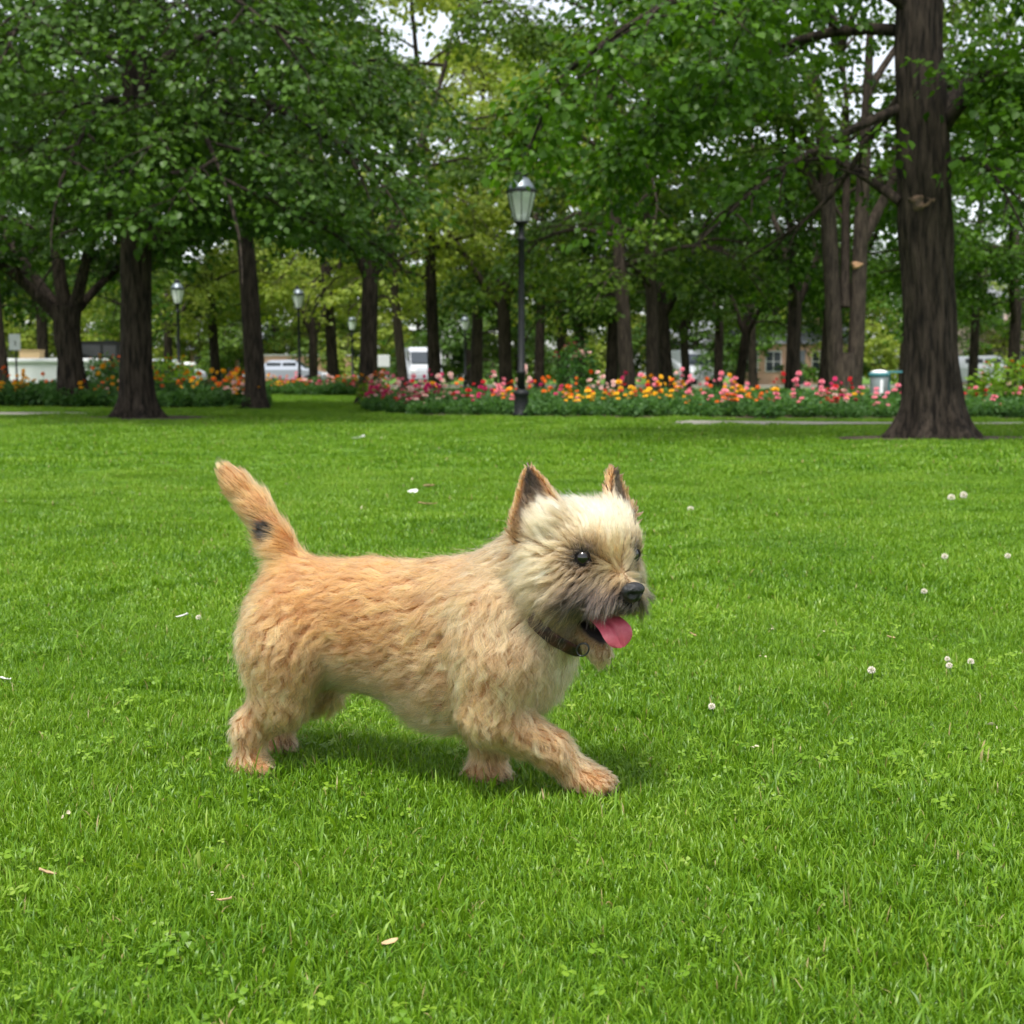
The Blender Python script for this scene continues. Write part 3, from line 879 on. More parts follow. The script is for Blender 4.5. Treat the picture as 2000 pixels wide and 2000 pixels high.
front_r = [gnd(x, y) for x, y in ((716, 799), (740, 807), (820, 812), (1000, 814), (1200, 817), (1450, 818), (1760, 819), (2150, 821))]
bed(front_r, 6.5, "bed_foliage", "dark green leafy mass of the long flower bed around the tall lamp", .24, 5, col_right, g_right, nfl=195, fh=(.30, .64), fscale=1.0, rise=.55)
front_l = [gnd(x, y) for x, y in ((-160, 797), (60, 796), (300, 797), (440, 799), (498, 800))]
bed(front_l, 3.6, "bed_foliage", "dark green leafy mass of the orange flower bed at left", .34, 6, lambda px, t, r: pick(r, yellow=5, orange=3.2, pale=.5, red=.25) if px < 420 else pick(r, yellow=4, orange=3, pale=1), g_left, nfl=66, fh=(.44, .74), fscale=1.2, rise=.5)
front_m = [gnd(x, y) for x, y in ((505, 772), (600, 773), (705, 773))]
bed(front_m, 6.0, "bed_foliage", "low leafy mass of the distant bed beyond the strip of lawn", .36, 7, lambda px, t, r: pick(r, pink=3, orange=2.2, magenta=1.5, pale=2, red=1, yellow=1), g_mid, nfl=38, fh=(.42, .68), fscale=1.4, rise=.5)


# shrubs
def shrub(loc, hgt, rad, m, label, seed, bloom=None, n=700, ls=.12):
    e = empty("shrub", (loc[0], loc[1], 0)); tag(e, label, "shrub")
    c = link("foliage", leafy_clump(seed, n, hgt, rad, ls, .8), e, [m])
    T_ = Tree(seed)
    for k in range(6):
        a = k * 1.05; T_.tube(T_.line((0, 0, 0), (math.cos(a) * .35, math.sin(a) * .35, 1), hgt * .8, 5, 0, .08), np.linspace(.014, .004, 6), 5)
    link("stem", T_.wood(), e, [M_bark])
    if bloom:
        r = np.random.default_rng(seed)
        for k in range(bloom[1]):
            a = r.random() * 6.28; q = rad * .8 * math.sqrt(r.random()); col_ = bloom[0][int(r.integers(len(bloom[0])))]
            f = bpy.data.objects.new("bloom", FM[col_][k % 3]); COL.objects.link(f); f.parent = e
            f.location = (math.cos(a) * q, math.sin(a) * q, hgt * r.uniform(.45, .75)); f.scale = (1.05, 1.05, .6); f.rotation_euler = (r.normal(0, .3), r.normal(0, .3), r.random() * 6)
    return e


p_ = gnd(1128, 790); shrub(p_, 1.35, .45, M_bedleaf, "tall shrub with a few pink blooms in the long bed right of the tall lamp", 91, (("pink", "pale"), 8))
p_ = gnd(1985, 806); shrub(p_, .95, .75, M_bedleaf_lime, "bright lime-green shrub at the right end of the long bed", 92, (("yellow", "orange"), 7), 900)
p_ = gnd(330, 785); shrub(p_, 1.0, .8, M_bedleaf_lime, "bright green bushy plant with yellow blooms right of the straight tall trunk", 93, (("yellow", "yellow"), 9), 900)
p_ = gnd(205, 783); shrub(p_, 1.1, .6, M_bedleaf, "green bushy plant with yellow blooms left of the straight tall trunk", 94, (("yellow", "orange"), 7), 800)
p_ = gnd(730, 800); shrub(p_, .55, .26, M_bedleaf_lime, "small lime-green plant at the foot of the Y-forked tree", 95, (("yellow", "orange"), 3), 300, .10)


# ================================================================== LAMPS, BINS, SIGN
M_iron = mat("lamp_iron", (0.006, 0.007, 0.008), .55, spec=.3, noise=(8, (0.012, 0.014, 0.015)), bump=(80, .15))
M_cap = mat("lamp_cap", (0.16, 0.19, 0.21), .4, metal=.5)
M_frost = mat("lamp_opal", (0.86, 0.87, 0.87), .35)


def glass_mat():
    m = bpy.data.materials.new("lamp_glass"); m.use_nodes = True
    nt = m.node_tree; N = nt.nodes; L = nt.links; N.clear()
    out = N.new("ShaderNodeOutputMaterial"); tr = N.new("ShaderNodeBsdfTransparent"); gl = N.new("ShaderNodeBsdfGlossy"); df = N.new("ShaderNodeBsdfDiffuse")
    tr.inputs[0].default_value = (.93, .96, .94, 1); gl.inputs["Roughness"].default_value = .12; df.inputs[0].default_value = (.75, .80, .78, 1)
    a = N.new("ShaderNodeMixShader"); a.inputs[0].default_value = .50; b = N.new("ShaderNodeMixShader"); b.inputs[0].default_value = .16
    L.new(tr.outputs[0], a.inputs[1]); L.new(df.outputs[0], a.inputs[2]); L.new(a.outputs[0], b.inputs[1]); L.new(gl.outputs[0], b.inputs[2]); L.new(b.outputs[0], out.inputs[0])
    return m


M_glass = glass_mat()


def lamp_parts():
    out = []
    bm = bmesh.new(); bm_lathe(bm, [(.125, 0), (.125, .05), (.108, .07), (.098, .30), (.118, .33), (.118, .36), (.085, .38), (.062, .40)], 20)
    out.append(("base", bm_mesh("lamp_base", bm, True), M_iron, None))
    bm = bmesh.new(); bm_lathe(bm, [(.060, .39), (.056, .62), (.070, .63), (.070, .655), (.052, .67), (.046, 1.6), (.042, 2.50), (.060, 2.52), (.060, 2.55), (.040, 2.57), (.040, 2.70), (.055, 2.74), (.105, 2.765), (.105, 2.785)], 18)
    out.append(("pole", bm_mesh("lamp_pole", bm, True), M_iron, None))
    bm = bmesh.new(); bm_lathe(bm, [(.100, 2.785), (.135, 2.90), (.178, 3.07), (.205, 3.19)], 8, cap=False)
    out.append(("glass", bm_mesh("lamp_glass", bm), M_glass, None))
    bm = bmesh.new()
    for i in range(8):
        a = 6.283 * i / 8
        v, f = tube_arrays([(math.cos(a) * r_, math.sin(a) * r_, z) for r_, z in ((.102, 2.785), (.137, 2.90), (.180, 3.07), (.207, 3.19))], [.007] * 4, 5)
        b = [bm.verts.new(x) for x in v]
        for q in f: bm.faces.new([b[j] for j in q])
    bm_lathe(bm, [(.200, 3.185), (.226, 3.195), (.226, 3.215), (.200, 3.225)], 24)
    out.append(("frame", bm_mesh("lamp_frame", bm), M_iron, None))
    bm = bmesh.new(); bm_lathe(bm, [(.206, 3.222), (.180, 3.27), (.135, 3.345), (.080, 3.405)], 24)
    out.append(("roof", bm_mesh("lamp_roof", bm, True), M_cap, None))
    bm = bmesh.new(); bm_lathe(bm, [(.068, 3.40), (.080, 3.425), (.098, 3.43), (.098, 3.455), (.070, 3.485), (.025, 3.51), (.004, 3.53)], 20)
    out.append(("cap", bm_mesh("lamp_cap", bm, True), M_iron, None))
    bm = bmesh.new(); bm_lathe(bm, [(.060, 2.785), (.085, 2.795), (.095, 2.86), (.080, 2.88), (.045, 2.885)], 16)
    out.append(("burner", bm_mesh("lamp_burner", bm, True), M_frost, None))
    bm = bmesh.new(); bm_lathe(bm, [(.170, 3.10), (.185, 3.165), (.192, 3.185), (.12, 3.19)], 24)
    out.append(("reflector", bm_mesh("lamp_reflector", bm, True), M_frost, None))
    return out


LP = lamp_parts()
for m_ in LP: m_[1].materials.append(m_[2])


def lamp(x, y, label, sc=1.0, opal=False):
    e = empty("street_lamp", (x, y, 0)); tag(e, label, "lamp post", "lamp posts of the park"); e.scale = (sc, sc, sc)
    for nm, me, m_, _ in LP:
        o = bpy.data.objects.new(nm, me); COL.objects.link(o); o.parent = e
        if opal and nm == "glass":
            o.material_slots[0].link = 'OBJECT'; o.material_slots[0].material = M_frost
    return e


b_ = gnd(1018, 814); lamp(b_[0], b_[1] - .12, "tall black lamp post with clear glass lantern at the front of the long bed")
for px, Y, lab, op in ((353, 43.5, "distant lamp post with white lantern between the straight trunk and the slim tree", True),
                       (587, 46.5, "distant lamp post with dark blue foot beyond the strip of lawn", True),
                       (690, 74.0 - 6, "small distant lamp post partly hidden by the Y-forked tree", True),
                       (909, 68.0, "small distant lamp post between the thin dark tree and the tall lamp", True)):
    lamp((px - 1000) / FPX * Y, Y, lab, 1.0, op)

# ---- teal litter bin with lid in the long bed
M_teal = mat("teal_paint", (0.035, 0.17, 0.19), .45, noise=(14, (0.055, 0.21, 0.22)), bump=(60, .15))
M_galv = mat("galvanised_steel", (0.38, 0.44, 0.46), .42, metal=.55, noise=(10, (0.50, 0.55, 0.57)))
Yb = 23.2
bx_ = (1714 - 1000) / FPX * Yb
e = empty("litter_bin", (bx_, Yb, 0)); tag(e, "grey steel litter bin with teal rim standing in the long flower bed", "bin")
bm = bmesh.new(); bm_lathe(bm, [(.125, .20), (.135, .22), (.150, .56), (.150, .58)], 22); link("body", bm_mesh("bin_body", bm, True), e, [M_galv])
bm = bmesh.new(); bm_lathe(bm, [(.150, .575), (.168, .58), (.168, .64), (.15, .645)], 22); link("rim", bm_mesh("bin_rim", bm, True), e, [M_teal])
bm = bmesh.new(); bm_lathe(bm, [(.150, .640), (.12, .668), (.06, .685), (.01, .69)], 22); link("lid", bm_mesh("bin_lid", bm, True), e, [M_frost])
bm = bmesh.new(); bm_lathe(bm, [(.03, 0), (.03, .22)], 10); bm_lathe(bm, [(.09, 0), (.09, .02)], 14); link("post", bm_mesh("bin_post", bm, True), e, [M_galv])
# strap handles on the side
bm = bmesh.new(); bm_box(bm, (0, -.158, .40), (.05, .012, .26), bev=.004); link("strap", bm_mesh("bin_strap", bm), e, [M_frost])
# ---- teal table beside it
e = empty("park_table", (bx_ + .62, Yb + .35, 0)); tag(e, "teal park table beside the steel bin, half hidden by the massive trunk", "table")
for k in range(4):
    bm = bmesh.new(); bm_box(bm, (0, -.21 + .14 * k, .655), (1.05, .13, .035), bev=.006); link("slat", bm_mesh("table_slat", bm), e, [M_teal])
for sx in (-.42, .42):
    bm = bmesh.new(); bm_box(bm, (sx, 0, .32), (.05, .46, .05), bev=.006); bm_box(bm, (sx, -.18, .315), (.045, .045, .63), bev=.005); bm_box(bm, (sx, .18, .315), (.045, .045, .63), bev=.005)
    link("leg", bm_mesh("table_leg", bm), e, [M_teal])

# ---- grey-green bin with white lid, far left
Yg = 41.5
e = empty("litter_bin", ((367 - 1000) / FPX * Yg, Yg, 0)); tag(e, "tapered grey-green litter bin with white lid behind the orange flower bed", "bin")
M_gg = mat("bin_grey_green", (0.16, 0.24, 0.20), .5, noise=(6, (0.22, 0.30, 0.26)))
bm = bmesh.new(); bm_lathe(bm, [(.20, 0), (.21, .03), (.25, .86), (.26, .88)], 22); link("body", bm_mesh("bin_body", bm, True), e, [M_gg])
bm = bmesh.new(); bm_lathe(bm, [(.262, .87), (.29, .885), (.29, .94), (.24, .985), (.05, 1.0)], 22); link("lid", bm_mesh("bin_lid", bm, True), e, [M_frost])
bm = bmesh.new()
for i in range(12):
    a = 6.283 * i / 12; bm_box(bm, (math.cos(a) * .238, math.sin(a) * .238, .45), (.02, .02, .80), a)
link("rib", bm_mesh("bin_rib", bm), e, [M_gg])

# ---- white sign on a post, far left
M_white = mat("white_paint", (0.78, 0.79, 0.80), .4, noise=(4, (0.70, 0.71, 0.73)))
M_blk = mat("black_print", (0.02, 0.025, 0.03), .5)
Ys = 33.5
e = empty("sign", ((37 - 1000) / FPX * Ys, Ys, 0)); tag(e, "white rectangular sign with a small dark mark on a thin post", "sign")
bm = bmesh.new(); bm_lathe(bm, [(.022, 0), (.022, 1.50)], 10); link("post", bm_mesh("sign_post", bm, True), e, [M_iron])
bm = bmesh.new(); bm_box(bm, (-.01, -.03, 1.38), (.27, .016, .38), bev=.012); pn = link("panel", bm_mesh("sign_panel", bm), e, [M_white])
bm = bmesh.new(); bm_box(bm, (.005, -.0410, 1.36), (.018, .004, .10)); bm_box(bm, (-.004, -.0412, 1.395), (.03, .004, .016), .5); bm_box(bm, (.005, -.0414, 1.31), (.04, .004, .014)); link("mark", bm_mesh("sign_mark", bm), pn, [M_blk])
# ---- small blank white board among the far trees
Yw = 50
e = empty("sign", ((751 - 1000) / FPX * Yw, Yw, 0)); tag(e, "small blank white board on two posts behind the Y-forked tree", "sign")
bm = bmesh.new(); bm_box(bm, (0, -.03, 1.12), (.42, .02, .42), bev=.01); link("panel", bm_mesh("board_panel", bm), e, [M_white])
for sx in (-.16, .16):
    bm = bmesh.new(); bm_lathe(bm, [(.02, 0), (.02, 1.3)], 8, (sx, 0, 0)); link("post", bm_mesh("board_post", bm), e, [M_iron])

# ================================================================== FAR STREET
M_peach = mat("peach_render", (0.62, 0.36, 0.24), .9, noise=(1.5, (0.68, 0.43, 0.30)), bump=(12, .2))
M_pinkw = mat("pink_render", (0.62, 0.44, 0.40), .9, noise=(1.5, (0.70, 0.54, 0.50)), bump=(12, .2))
M_stonew = mat("white_render", (0.70, 0.69, 0.66), .9, noise=(1.5, (0.78, 0.77, 0.74)))
M_roofg = mat("roof_grey", (0.16, 0.17, 0.19), .8, noise=(5, (0.24, 0.25, 0.27)))
M_roofr = mat("roof_tile", (0.30, 0.12, 0.075), .85, noise=(8, (0.38, 0.17, 0.11)), bump=(30, .5))
M_win = mat("window_glass", (0.03, 0.04, 0.05), .08, spec=.6)
M_tyre = mat("tyre_rubber", (0.018, 0.018, 0.018), .85)
M_rim = mat("wheel_rim", (0.45, 0.46, 0.47), .35, metal=.8)


def house(x0, x1, Y, wall_h, depth, wall, roofm, label, storeys=1, n=5):
    cx = (x0 + x1) / 2; W = x1 - x0
    e = empty("house", (cx, Y, 0)); tag(e, label, "house")
    bm = bmesh.new(); bm_box(bm, (0, depth / 2, wall_h / 2), (W, depth, wall_h)); w_ = link("wall", bm_mesh("house_wall", bm), e, [wall])
    bm = bmesh.new()
    rh = min(2.2, depth * .35)
    v = [(-W / 2 - .3, -.35, wall_h - .02), (W / 2 + .3, -.35, wall_h - .02), (W / 2 + .3, depth + .35, wall_h - .02), (-W / 2 - .3, depth + .35, wall_h - .02), (-W / 2 - .3, depth / 2, wall_h + rh), (W / 2 + .3, depth / 2, wall_h + rh)]
    vs = [bm.verts.new(q) for q in v]
    for f in ((0, 1, 5, 4), (2, 3, 4, 5), (1, 2, 5), (3, 0, 4), (3, 2, 1, 0)): bm.faces.new([vs[i] for i in f])
    rf = link("roof", bm_mesh("house_roof", bm), e, [roofm])
    bm = bmesh.new(); bm_box(bm, (W * .25, depth * .5, wall_h + rh * .95), (.6, .6, 1.1)); link("chimney", bm_mesh("house_chimney", bm), rf, [wall])
    sh = wall_h / storeys
    bmw = bmesh.new(); bm_box(bmw, (0, 0, 0), (.95, .05, 1.25)); mw = bm_mesh("window_frame", bmw); mw.materials.append(M_stonew)
    bmp = bmesh.new()
    for px_ in (-.22, .22):
        for pz in (-.29, .29): bm_box(bmp, (px_, -.035, pz), (.38, .03, .52))
    mp_ = bm_mesh("window_pane", bmp); mp_.materials.append(M_win)
    for s_ in range(storeys):
        for k in range(n):
            x = -W / 2 + W * (k + .5) / n
            if s_ == 0 and k == n // 2:
                bm = bmesh.new(); bm_box(bm, (x, -.02, 1.05), (1.0, .08, 2.1)); d_ = link("door", bm_mesh("house_door", bm), e, [M_roofg])
                bm = bmesh.new(); bm_box(bm, (x + .38, -.08, 1.05), (.04, .05, .14)); link("handle", bm_mesh("door_handle", bm), d_, [M_rim])
                continue
            o = bpy.data.objects.new("window", mw); COL.objects.link(o); o.parent = e; o.location = (x, -.015, s_ * sh + min(1.6, sh * .58))
            q = bpy.data.objects.new("pane", mp_); COL.objects.link(q); q.parent = o
    return e


def fx(px, Y): return (px - 1000) / FPX * Y
house(fx(1440, 84), fx(1665, 84), 84, 2.5, 3, M_peach, M_roofg, "low peach house with tiled roof seen between the right-hand trunks", 1, 5)
house(fx(1815, 88), fx(2060, 88), 88, 5.4, 7, M_pinkw, M_roofg, "pale pink two-storey house right of the massive trunk", 2, 5)
house(fx(375, 92), fx(505, 92), 92, 2.3, 6, M_peach, M_roofg, "small peach house seen left of the slim tree", 1, 3)
house(fx(1285, 90), fx(1400, 90), 90, 2.6, 6, M_stonew, M_roofg, "small white house behind the white van with a window", 1, 3)


def wall_(px0, px1, Y, h_, m_, label):
    x0, x1 = fx(px0, Y), fx(px1, Y)
    e = empty("garden_wall", ((x0 + x1) / 2, Y, 0)); tag(e, label, "wall")
    bm = bmesh.new(); bm_box(bm, (0, 0, h_ / 2), (x1 - x0, .3, h_)); link("body", bm_mesh("wall_body", bm), e, [m_])
    bm = bmesh.new(); bm_box(bm, (0, 0, h_ + .04), (x1 - x0 + .1, .42, .08)); link("coping", bm_mesh("wall_coping", bm), e, [M_stonew])


wall_(520, 690, 82, 1.75, M_peach, "low peach garden wall beyond the distant bed")


def vehicle(x, y, rz, m_body, label, cat, name, kind="car"):
    e = empty(name, (x, y, 0), rz); tag(e, label, cat)
    if kind == "car": prof = [(-2.1, .35), (-2.15, .70), (-1.9, .92), (-1.35, .98), (-.75, 1.42), (.55, 1.45), (1.15, .98), (1.95, .82), (2.12, .60), (2.1, .35)]
    elif kind == "van": prof = [(-2.4, .40), (-2.42, 1.95), (-2.3, 2.08), (1.2, 2.08), (1.55, 1.9), (1.95, 1.15), (2.35, 1.0), (2.42, .75), (2.4, .40)]
    else: prof = [(-2.3, .50), (-2.3, 1.05), (-1.0, 1.08), (-.75, 1.72), (.45, 1.74), (.95, 1.12), (2.05, 1.05), (2.25, .85), (2.25, .50)]
    bm = bmesh.new(); hw = .86
    L_ = [bm.verts.new((px_, -hw * (1 if z < 1.1 else .86), z)) for px_, z in prof]; R2 = [bm.verts.new((px_, hw * (1 if z < 1.1 else .86), z)) for px_, z in prof]
    bm.faces.new(L_[::-1]); bm.faces.new(R2)
    for i in range(len(prof)):
        j = (i + 1) % len(prof); bm.faces.new((L_[i], L_[j], R2[j], R2[i]))
    bmesh.ops.recalc_face_normals(bm, faces=bm.faces)
    bmesh.ops.bevel(bm, geom=list(bm.edges), offset=.06, segments=2, affect='EDGES')
    link("body", bm_mesh("vehicle_body", bm, False), e, [m_body])
    if kind == "van": wins = [((1.30, 1.60), (.62, .52)), ((-1.2, 1.62), (.62, .5))]
    elif kind == "car": wins = [((-.50, 1.16), (.75, .30)), ((.32, 1.16), (.70, .30))]
    else: wins = [((-.35, 1.40), (.60, .38)), ((.22, 1.40), (.42, .38))]
    for (wx, wz), (ww, wh) in wins:
        for sd in (-1, 1):
            bm = bmesh.new(); bm_box(bm, (wx, sd * hw * (.93 if kind == "car" else (.90 if wz < 1.5 else .875)), wz), (ww, .05, wh), bev=.015); link("window", bm_mesh("vehicle_window", bm), e, [M_win])
    (sx_, sz_), ang_, (sw_, sh_) = {"van": ((1.78, 1.53), 28, (1.38, .66)), "car": ((.87, 1.225), 52, (1.36, .60)), "pickup": ((.72, 1.44), 39, (1.34, .62))}[kind]
    bm = bmesh.new(); bm_box(bm, (0, 0, 0), (.05, sw_, sh_), bev=.015)
    bmesh.ops.rotate(bm, cent=(0, 0, 0), matrix=Matrix.Rotation(-R(ang_), 3, 'Y'), verts=bm.verts); bmesh.ops.translate(bm, vec=(sx_ + .015, 0, sz_ + .01), verts=bm.verts)
    link("windscreen", bm_mesh("vehicle_windscreen", bm), e, [M_win])
    for wx in (-1.35, 1.35):
        for sd in (-1, 1):
            bm = bmesh.new(); r_ = bmesh.ops.create_cone(bm, cap_ends=True, segments=20, radius1=.33, radius2=.33, depth=.22)
            bmesh.ops.rotate(bm, cent=(0, 0, 0), matrix=Matrix.Rotation(R(90), 3, 'X'), verts=bm.verts); bmesh.ops.translate(bm, vec=(wx, sd * .80, .33), verts=bm.verts)
            w_ = link("wheel", bm_mesh("vehicle_wheel", bm), e, [M_tyre])
            bm = bmesh.new(); bmesh.ops.create_cone(bm, cap_ends=True, segments=16, radius1=.20, radius2=.17, depth=.05)
            bmesh.ops.rotate(bm, cent=(0, 0, 0), matrix=Matrix.Rotation(R(90), 3, 'X'), verts=bm.verts); bmesh.ops.translate(bm, vec=(wx, sd * .92, .33), verts=bm.verts)
            link("rim", bm_mesh("wheel_rim", bm), w_, [M_rim])
    fxx = max(p[0] for p in prof)
    for sd in (-1, 1):
        bm = bmesh.new(); bm_box(bm, (fxx - .04, sd * .62, .72 if kind == "car" else .85), (.10, .30, .16), bev=.02); link("headlight", bm_mesh("vehicle_headlight", bm), e, [M_frost])
    return e


M_carw = mat("car_paint_white", (0.48, 0.50, 0.53), .25); M_carb = mat("car_paint_black", (0.015, 0.017, 0.02), .2); M_cars = mat("car_paint_silver", (0.42, 0.45, 0.50), .28, metal=.4)
M_carr = mat("car_paint_red", (0.30, 0.03, 0.03), .25)
vehicle(fx(212, 47), 47, R(8), M_carb, "black pickup truck parked behind the forked tree", "truck", "pickup_truck", "pickup")
vehicle(fx(560, 76), 76, 0, M_cars, "silver car passing above the low peach wall", "car", "parked_car")
vehicle(fx(1343, 82), 82.2, R(-78), M_carw, "white van with a small dark window between the right-hand trunks", "van", "parked_van", "van")
vehicle(fx(822, 75), 75, R(-80), M_carw, "white van beyond the pink bed, left of the thin dark tree", "van", "parked_van", "van")
vehicle(fx(1905, 60), 60, R(5), M_carw, "white car parked right of the massive trunk", "car", "parked_car")
vehicle(fx(318, 72), 72, R(180), M_carw, "white car parked left of the grey-green bin", "car", "parked_car")

# ---- white box trailer at left
Yt_ = 41
e = empty("trailer", ((104 - 1000) / FPX * Yt_, Yt_, 0)); tag(e, "low white box trailer with overhanging lid behind the orange flowers", "trailer")
bm = bmesh.new(); bm_box(bm, (0, .6, .62), (2.55, 1.2, .66), bev=.03); link("body", bm_mesh("trailer_body", bm), e, [M_white])
bm = bmesh.new(); bm_box(bm, (0, .6, 1.025), (2.68, 1.32, .15), bev=.05); link("lid", bm_mesh("trailer_lid", bm), e, [M_white])
for sx in (-.75, .75):
    bm = bmesh.new(); bmesh.ops.create_cone(bm, cap_ends=True, segments=20, radius1=.28, radius2=.28, depth=.18)
    bmesh.ops.rotate(bm, cent=(0, 0, 0), matrix=Matrix.Rotation(R(90), 3, 'X'), verts=bm.verts); bmesh.ops.translate(bm, vec=(sx, .12, .28), verts=bm.verts)
    w_ = link("wheel", bm_mesh("trailer_wheel", bm), e, [M_tyre])
bm = bmesh.new(); bm_box(bm, (1.7, .6, .42), (.9, .06, .06)); bm_box(bm, (1.9, .6, .21), (.06, .06, .42)); link("drawbar", bm_mesh("trailer_drawbar", bm), e, [M_iron])
M_beige = mat("beige_canvas", (0.62, 0.45, 0.24), .8)
e = empty("crate", ((61 - 1000) / FPX * 41.2, 41.5, 1.10)); tag(e, "beige crate lying on the white trailer", "crate")
bm = bmesh.new(); bm_box(bm, (0, 0, .11), (.60, .42, .22), bev=.02); link("body", bm_mesh("crate_body", bm), e, [M_beige])
bm = bmesh.new(); bm_box(bm, (0, 0, .235), (.64, .46, .03), bev=.008); link("lid", bm_mesh("crate_lid", bm), e, [M_beige])


# ================================================================== LAWN
def grass_material():
    m = bpy.data.materials.new("grass_blade"); m.use_nodes = True
    nt = m.node_tree; N = nt.nodes; L = nt.links; N.clear()
    out = N.new("ShaderNodeOutputMaterial")
    a = N.new("ShaderNodeAttribute"); a.attribute_name = "leaf"
    sep = N.new("ShaderNodeSeparateColor"); L.new(a.outputs["Color"], sep.inputs["Color"])
    ramp = N.new("ShaderNodeValToRGB"); cr = ramp.color_ramp
    cr.elements[0].position = 0; cr.elements[0].color = (0.055, 0.145, 0.005, 1)
    cr.elements[1].position = 1; cr.elements[1].color = (0.30, 0.25, 0.10, 1)
    for ps, c in ((.45, (0.128, 0.252, 0.008)), (.80, (0.205, 0.335, 0.022)), (.94, (0.290, 0.385, 0.070)), (.965, (0.27, 0.25, 0.09))):
        q = cr.elements.new(ps); q.color = (*c, 1)
    geo = N.new("ShaderNodeNewGeometry")
    ns = N.new("ShaderNodeTexNoise"); ns.inputs["Scale"].default_value = 1.6; ns.inputs["Detail"].default_value = 4
    L.new(geo.outputs["Position"], ns.inputs["Vector"])
    # patches of deeper and paler turf
    sh = N.new("ShaderNodeMath"); sh.operation = 'MULTIPLY_ADD'; sh.inputs[1].default_value = 1.0; sh.inputs[2].default_value = -0.50
    L.new(ns.outputs["Fac"], sh.inputs[0])
    ad = N.new("ShaderNodeMath"); ad.operation = 'ADD'; ad.use_clamp = True
    L.new(sep.outputs["Red"], ad.inputs[0]); L.new(sh.outputs[0], ad.inputs[1])
    gt = N.new("ShaderNodeMath"); gt.operation = 'GREATER_THAN'; gt.inputs[1].default_value = .955; L.new(sep.outputs["Red"], gt.inputs[0])
    mn = N.new("ShaderNodeMath"); mn.operation = 'MINIMUM'; mn.inputs[1].default_value = .94; L.new(ad.outputs[0], mn.inputs[0])
    mxm = N.new("ShaderNodeMath"); mxm.operation = 'MAXIMUM'; L.new(mn.outputs[0], mxm.inputs[0]); L.new(gt.outputs[0], mxm.inputs[1])
    L.new(mxm.outputs[0], ramp.inputs["Fac"])
    p = N.new("ShaderNodeBsdfPrincipled"); p.inputs["Roughness"].default_value = .42; p.inputs["Specular IOR Level"].default_value = .36
    L.new(ramp.outputs["Color"], p.inputs["Base Color"])
    t = N.new("ShaderNodeBsdfTranslucent")
    tm = N.new("ShaderNodeMix"); tm.data_type = 'RGBA'; tm.blend_type = 'MULTIPLY'; tm.inputs["Factor"].default_value = 1; tm.inputs["B"].default_value = (1.5, 1.5, 1.0, 1)
    L.new(ramp.outputs["Color"], tm.inputs["A"]); L.new(tm.outputs["Result"], t.inputs["Color"])
    ms = N.new("ShaderNodeMixShader"); ms.inputs["Fac"].default_value = .35
    L.new(p.outputs[0], ms.inputs[1]); L.new(t.outputs[0], ms.inputs[2]); L.new(ms.outputs[0], out.inputs["Surface"])
    return m


M_grass = grass_material()


def grass_patch(seed, size, n, hgt, wid, segs=3):
    r = np.random.default_rng(seed)
    b = np.zeros((n, 3)); b[:, :2] = (r.random((n, 2)) - .5) * size
    a = r.random(n) * 6.283; ln_ = hgt * np.exp(r.normal(0, .30, n)); w = wid * r.uniform(.6, 1.35, n)
    lean = np.abs(r.normal(.95, .45, n))                         # how far the blade bends over
    d = np.stack([np.cos(a), np.sin(a)], 1); s_ = np.stack([-np.sin(a + r.normal(0, .5, n)), np.cos(a + r.normal(0, .5, n)), r.normal(0, .15, n)], 1)
    V = np.zeros((n, 2 * segs + 1, 3))
    x = np.zeros(n); z = np.zeros(n)
    for k in range(segs + 1):
        f = k / segs
        p = b + np.c_[d * x[:, None], z]
        if k < segs:
            hw = (w * (1 - .55 * f) * .5)[:, None]
            V[:, 2 * k] = p - s_ * hw; V[:, 2 * k + 1] = p + s_ * hw
        else: V[:, 2 * segs] = p
        th = lean * (f + .12) * 1.35
        x = x + np.sin(th) * ln_ / segs; z = z + np.maximum(np.cos(th), -.15) * ln_ / segs
    nv = 2 * segs + 1
    quads = [(2 * k, 2 * k + 1, 2 * k + 3, 2 * k + 2) for k in range(segs - 1)]
    base = np.arange(n) * nv
    Fq = np.concatenate([base[:, None] + np.array(q)[None] for q in quads]); Ft = base[:, None] + np.array((2 * segs - 2, 2 * segs - 1, 2 * segs))[None]
    me = bpy.data.meshes.new("grass_patch")
    me.vertices.add(n * nv); me.vertices.foreach_set("co", V.astype(np.float32).ravel())
    nl = len(Fq) * 4 + len(Ft) * 3
    me.loops.add(nl); me.loops.foreach_set("vertex_index", np.concatenate([Fq.ravel(), Ft.ravel()]).astype(np.int32))
    me.polygons.add(len(Fq) + len(Ft))
    me.polygons.foreach_set("loop_start", np.concatenate([np.arange(len(Fq)) * 4, len(Fq) * 4 + np.arange(len(Ft)) * 3]).astype(np.int32))
    me.polygons.foreach_set("loop_total", np.concatenate([np.full(len(Fq), 4), np.full(len(Ft), 3)]).astype(np.int32))
    me.update(calc_edges=True)
    me.polygons.foreach_set("use_smooth", np.ones(len(me.polygons), bool))
    c = r.beta(2.2, 2.4, n) * .92; c[r.random(n) < .010] = 1.0
    cc = np.repeat(np.stack([c, c, c, np.ones(n)], 1), nv, 0)
    me.color_attributes.new("leaf", 'FLOAT_COLOR', 'POINT').data.foreach_set("color", cc.astype(np.float32).ravel())
    return me


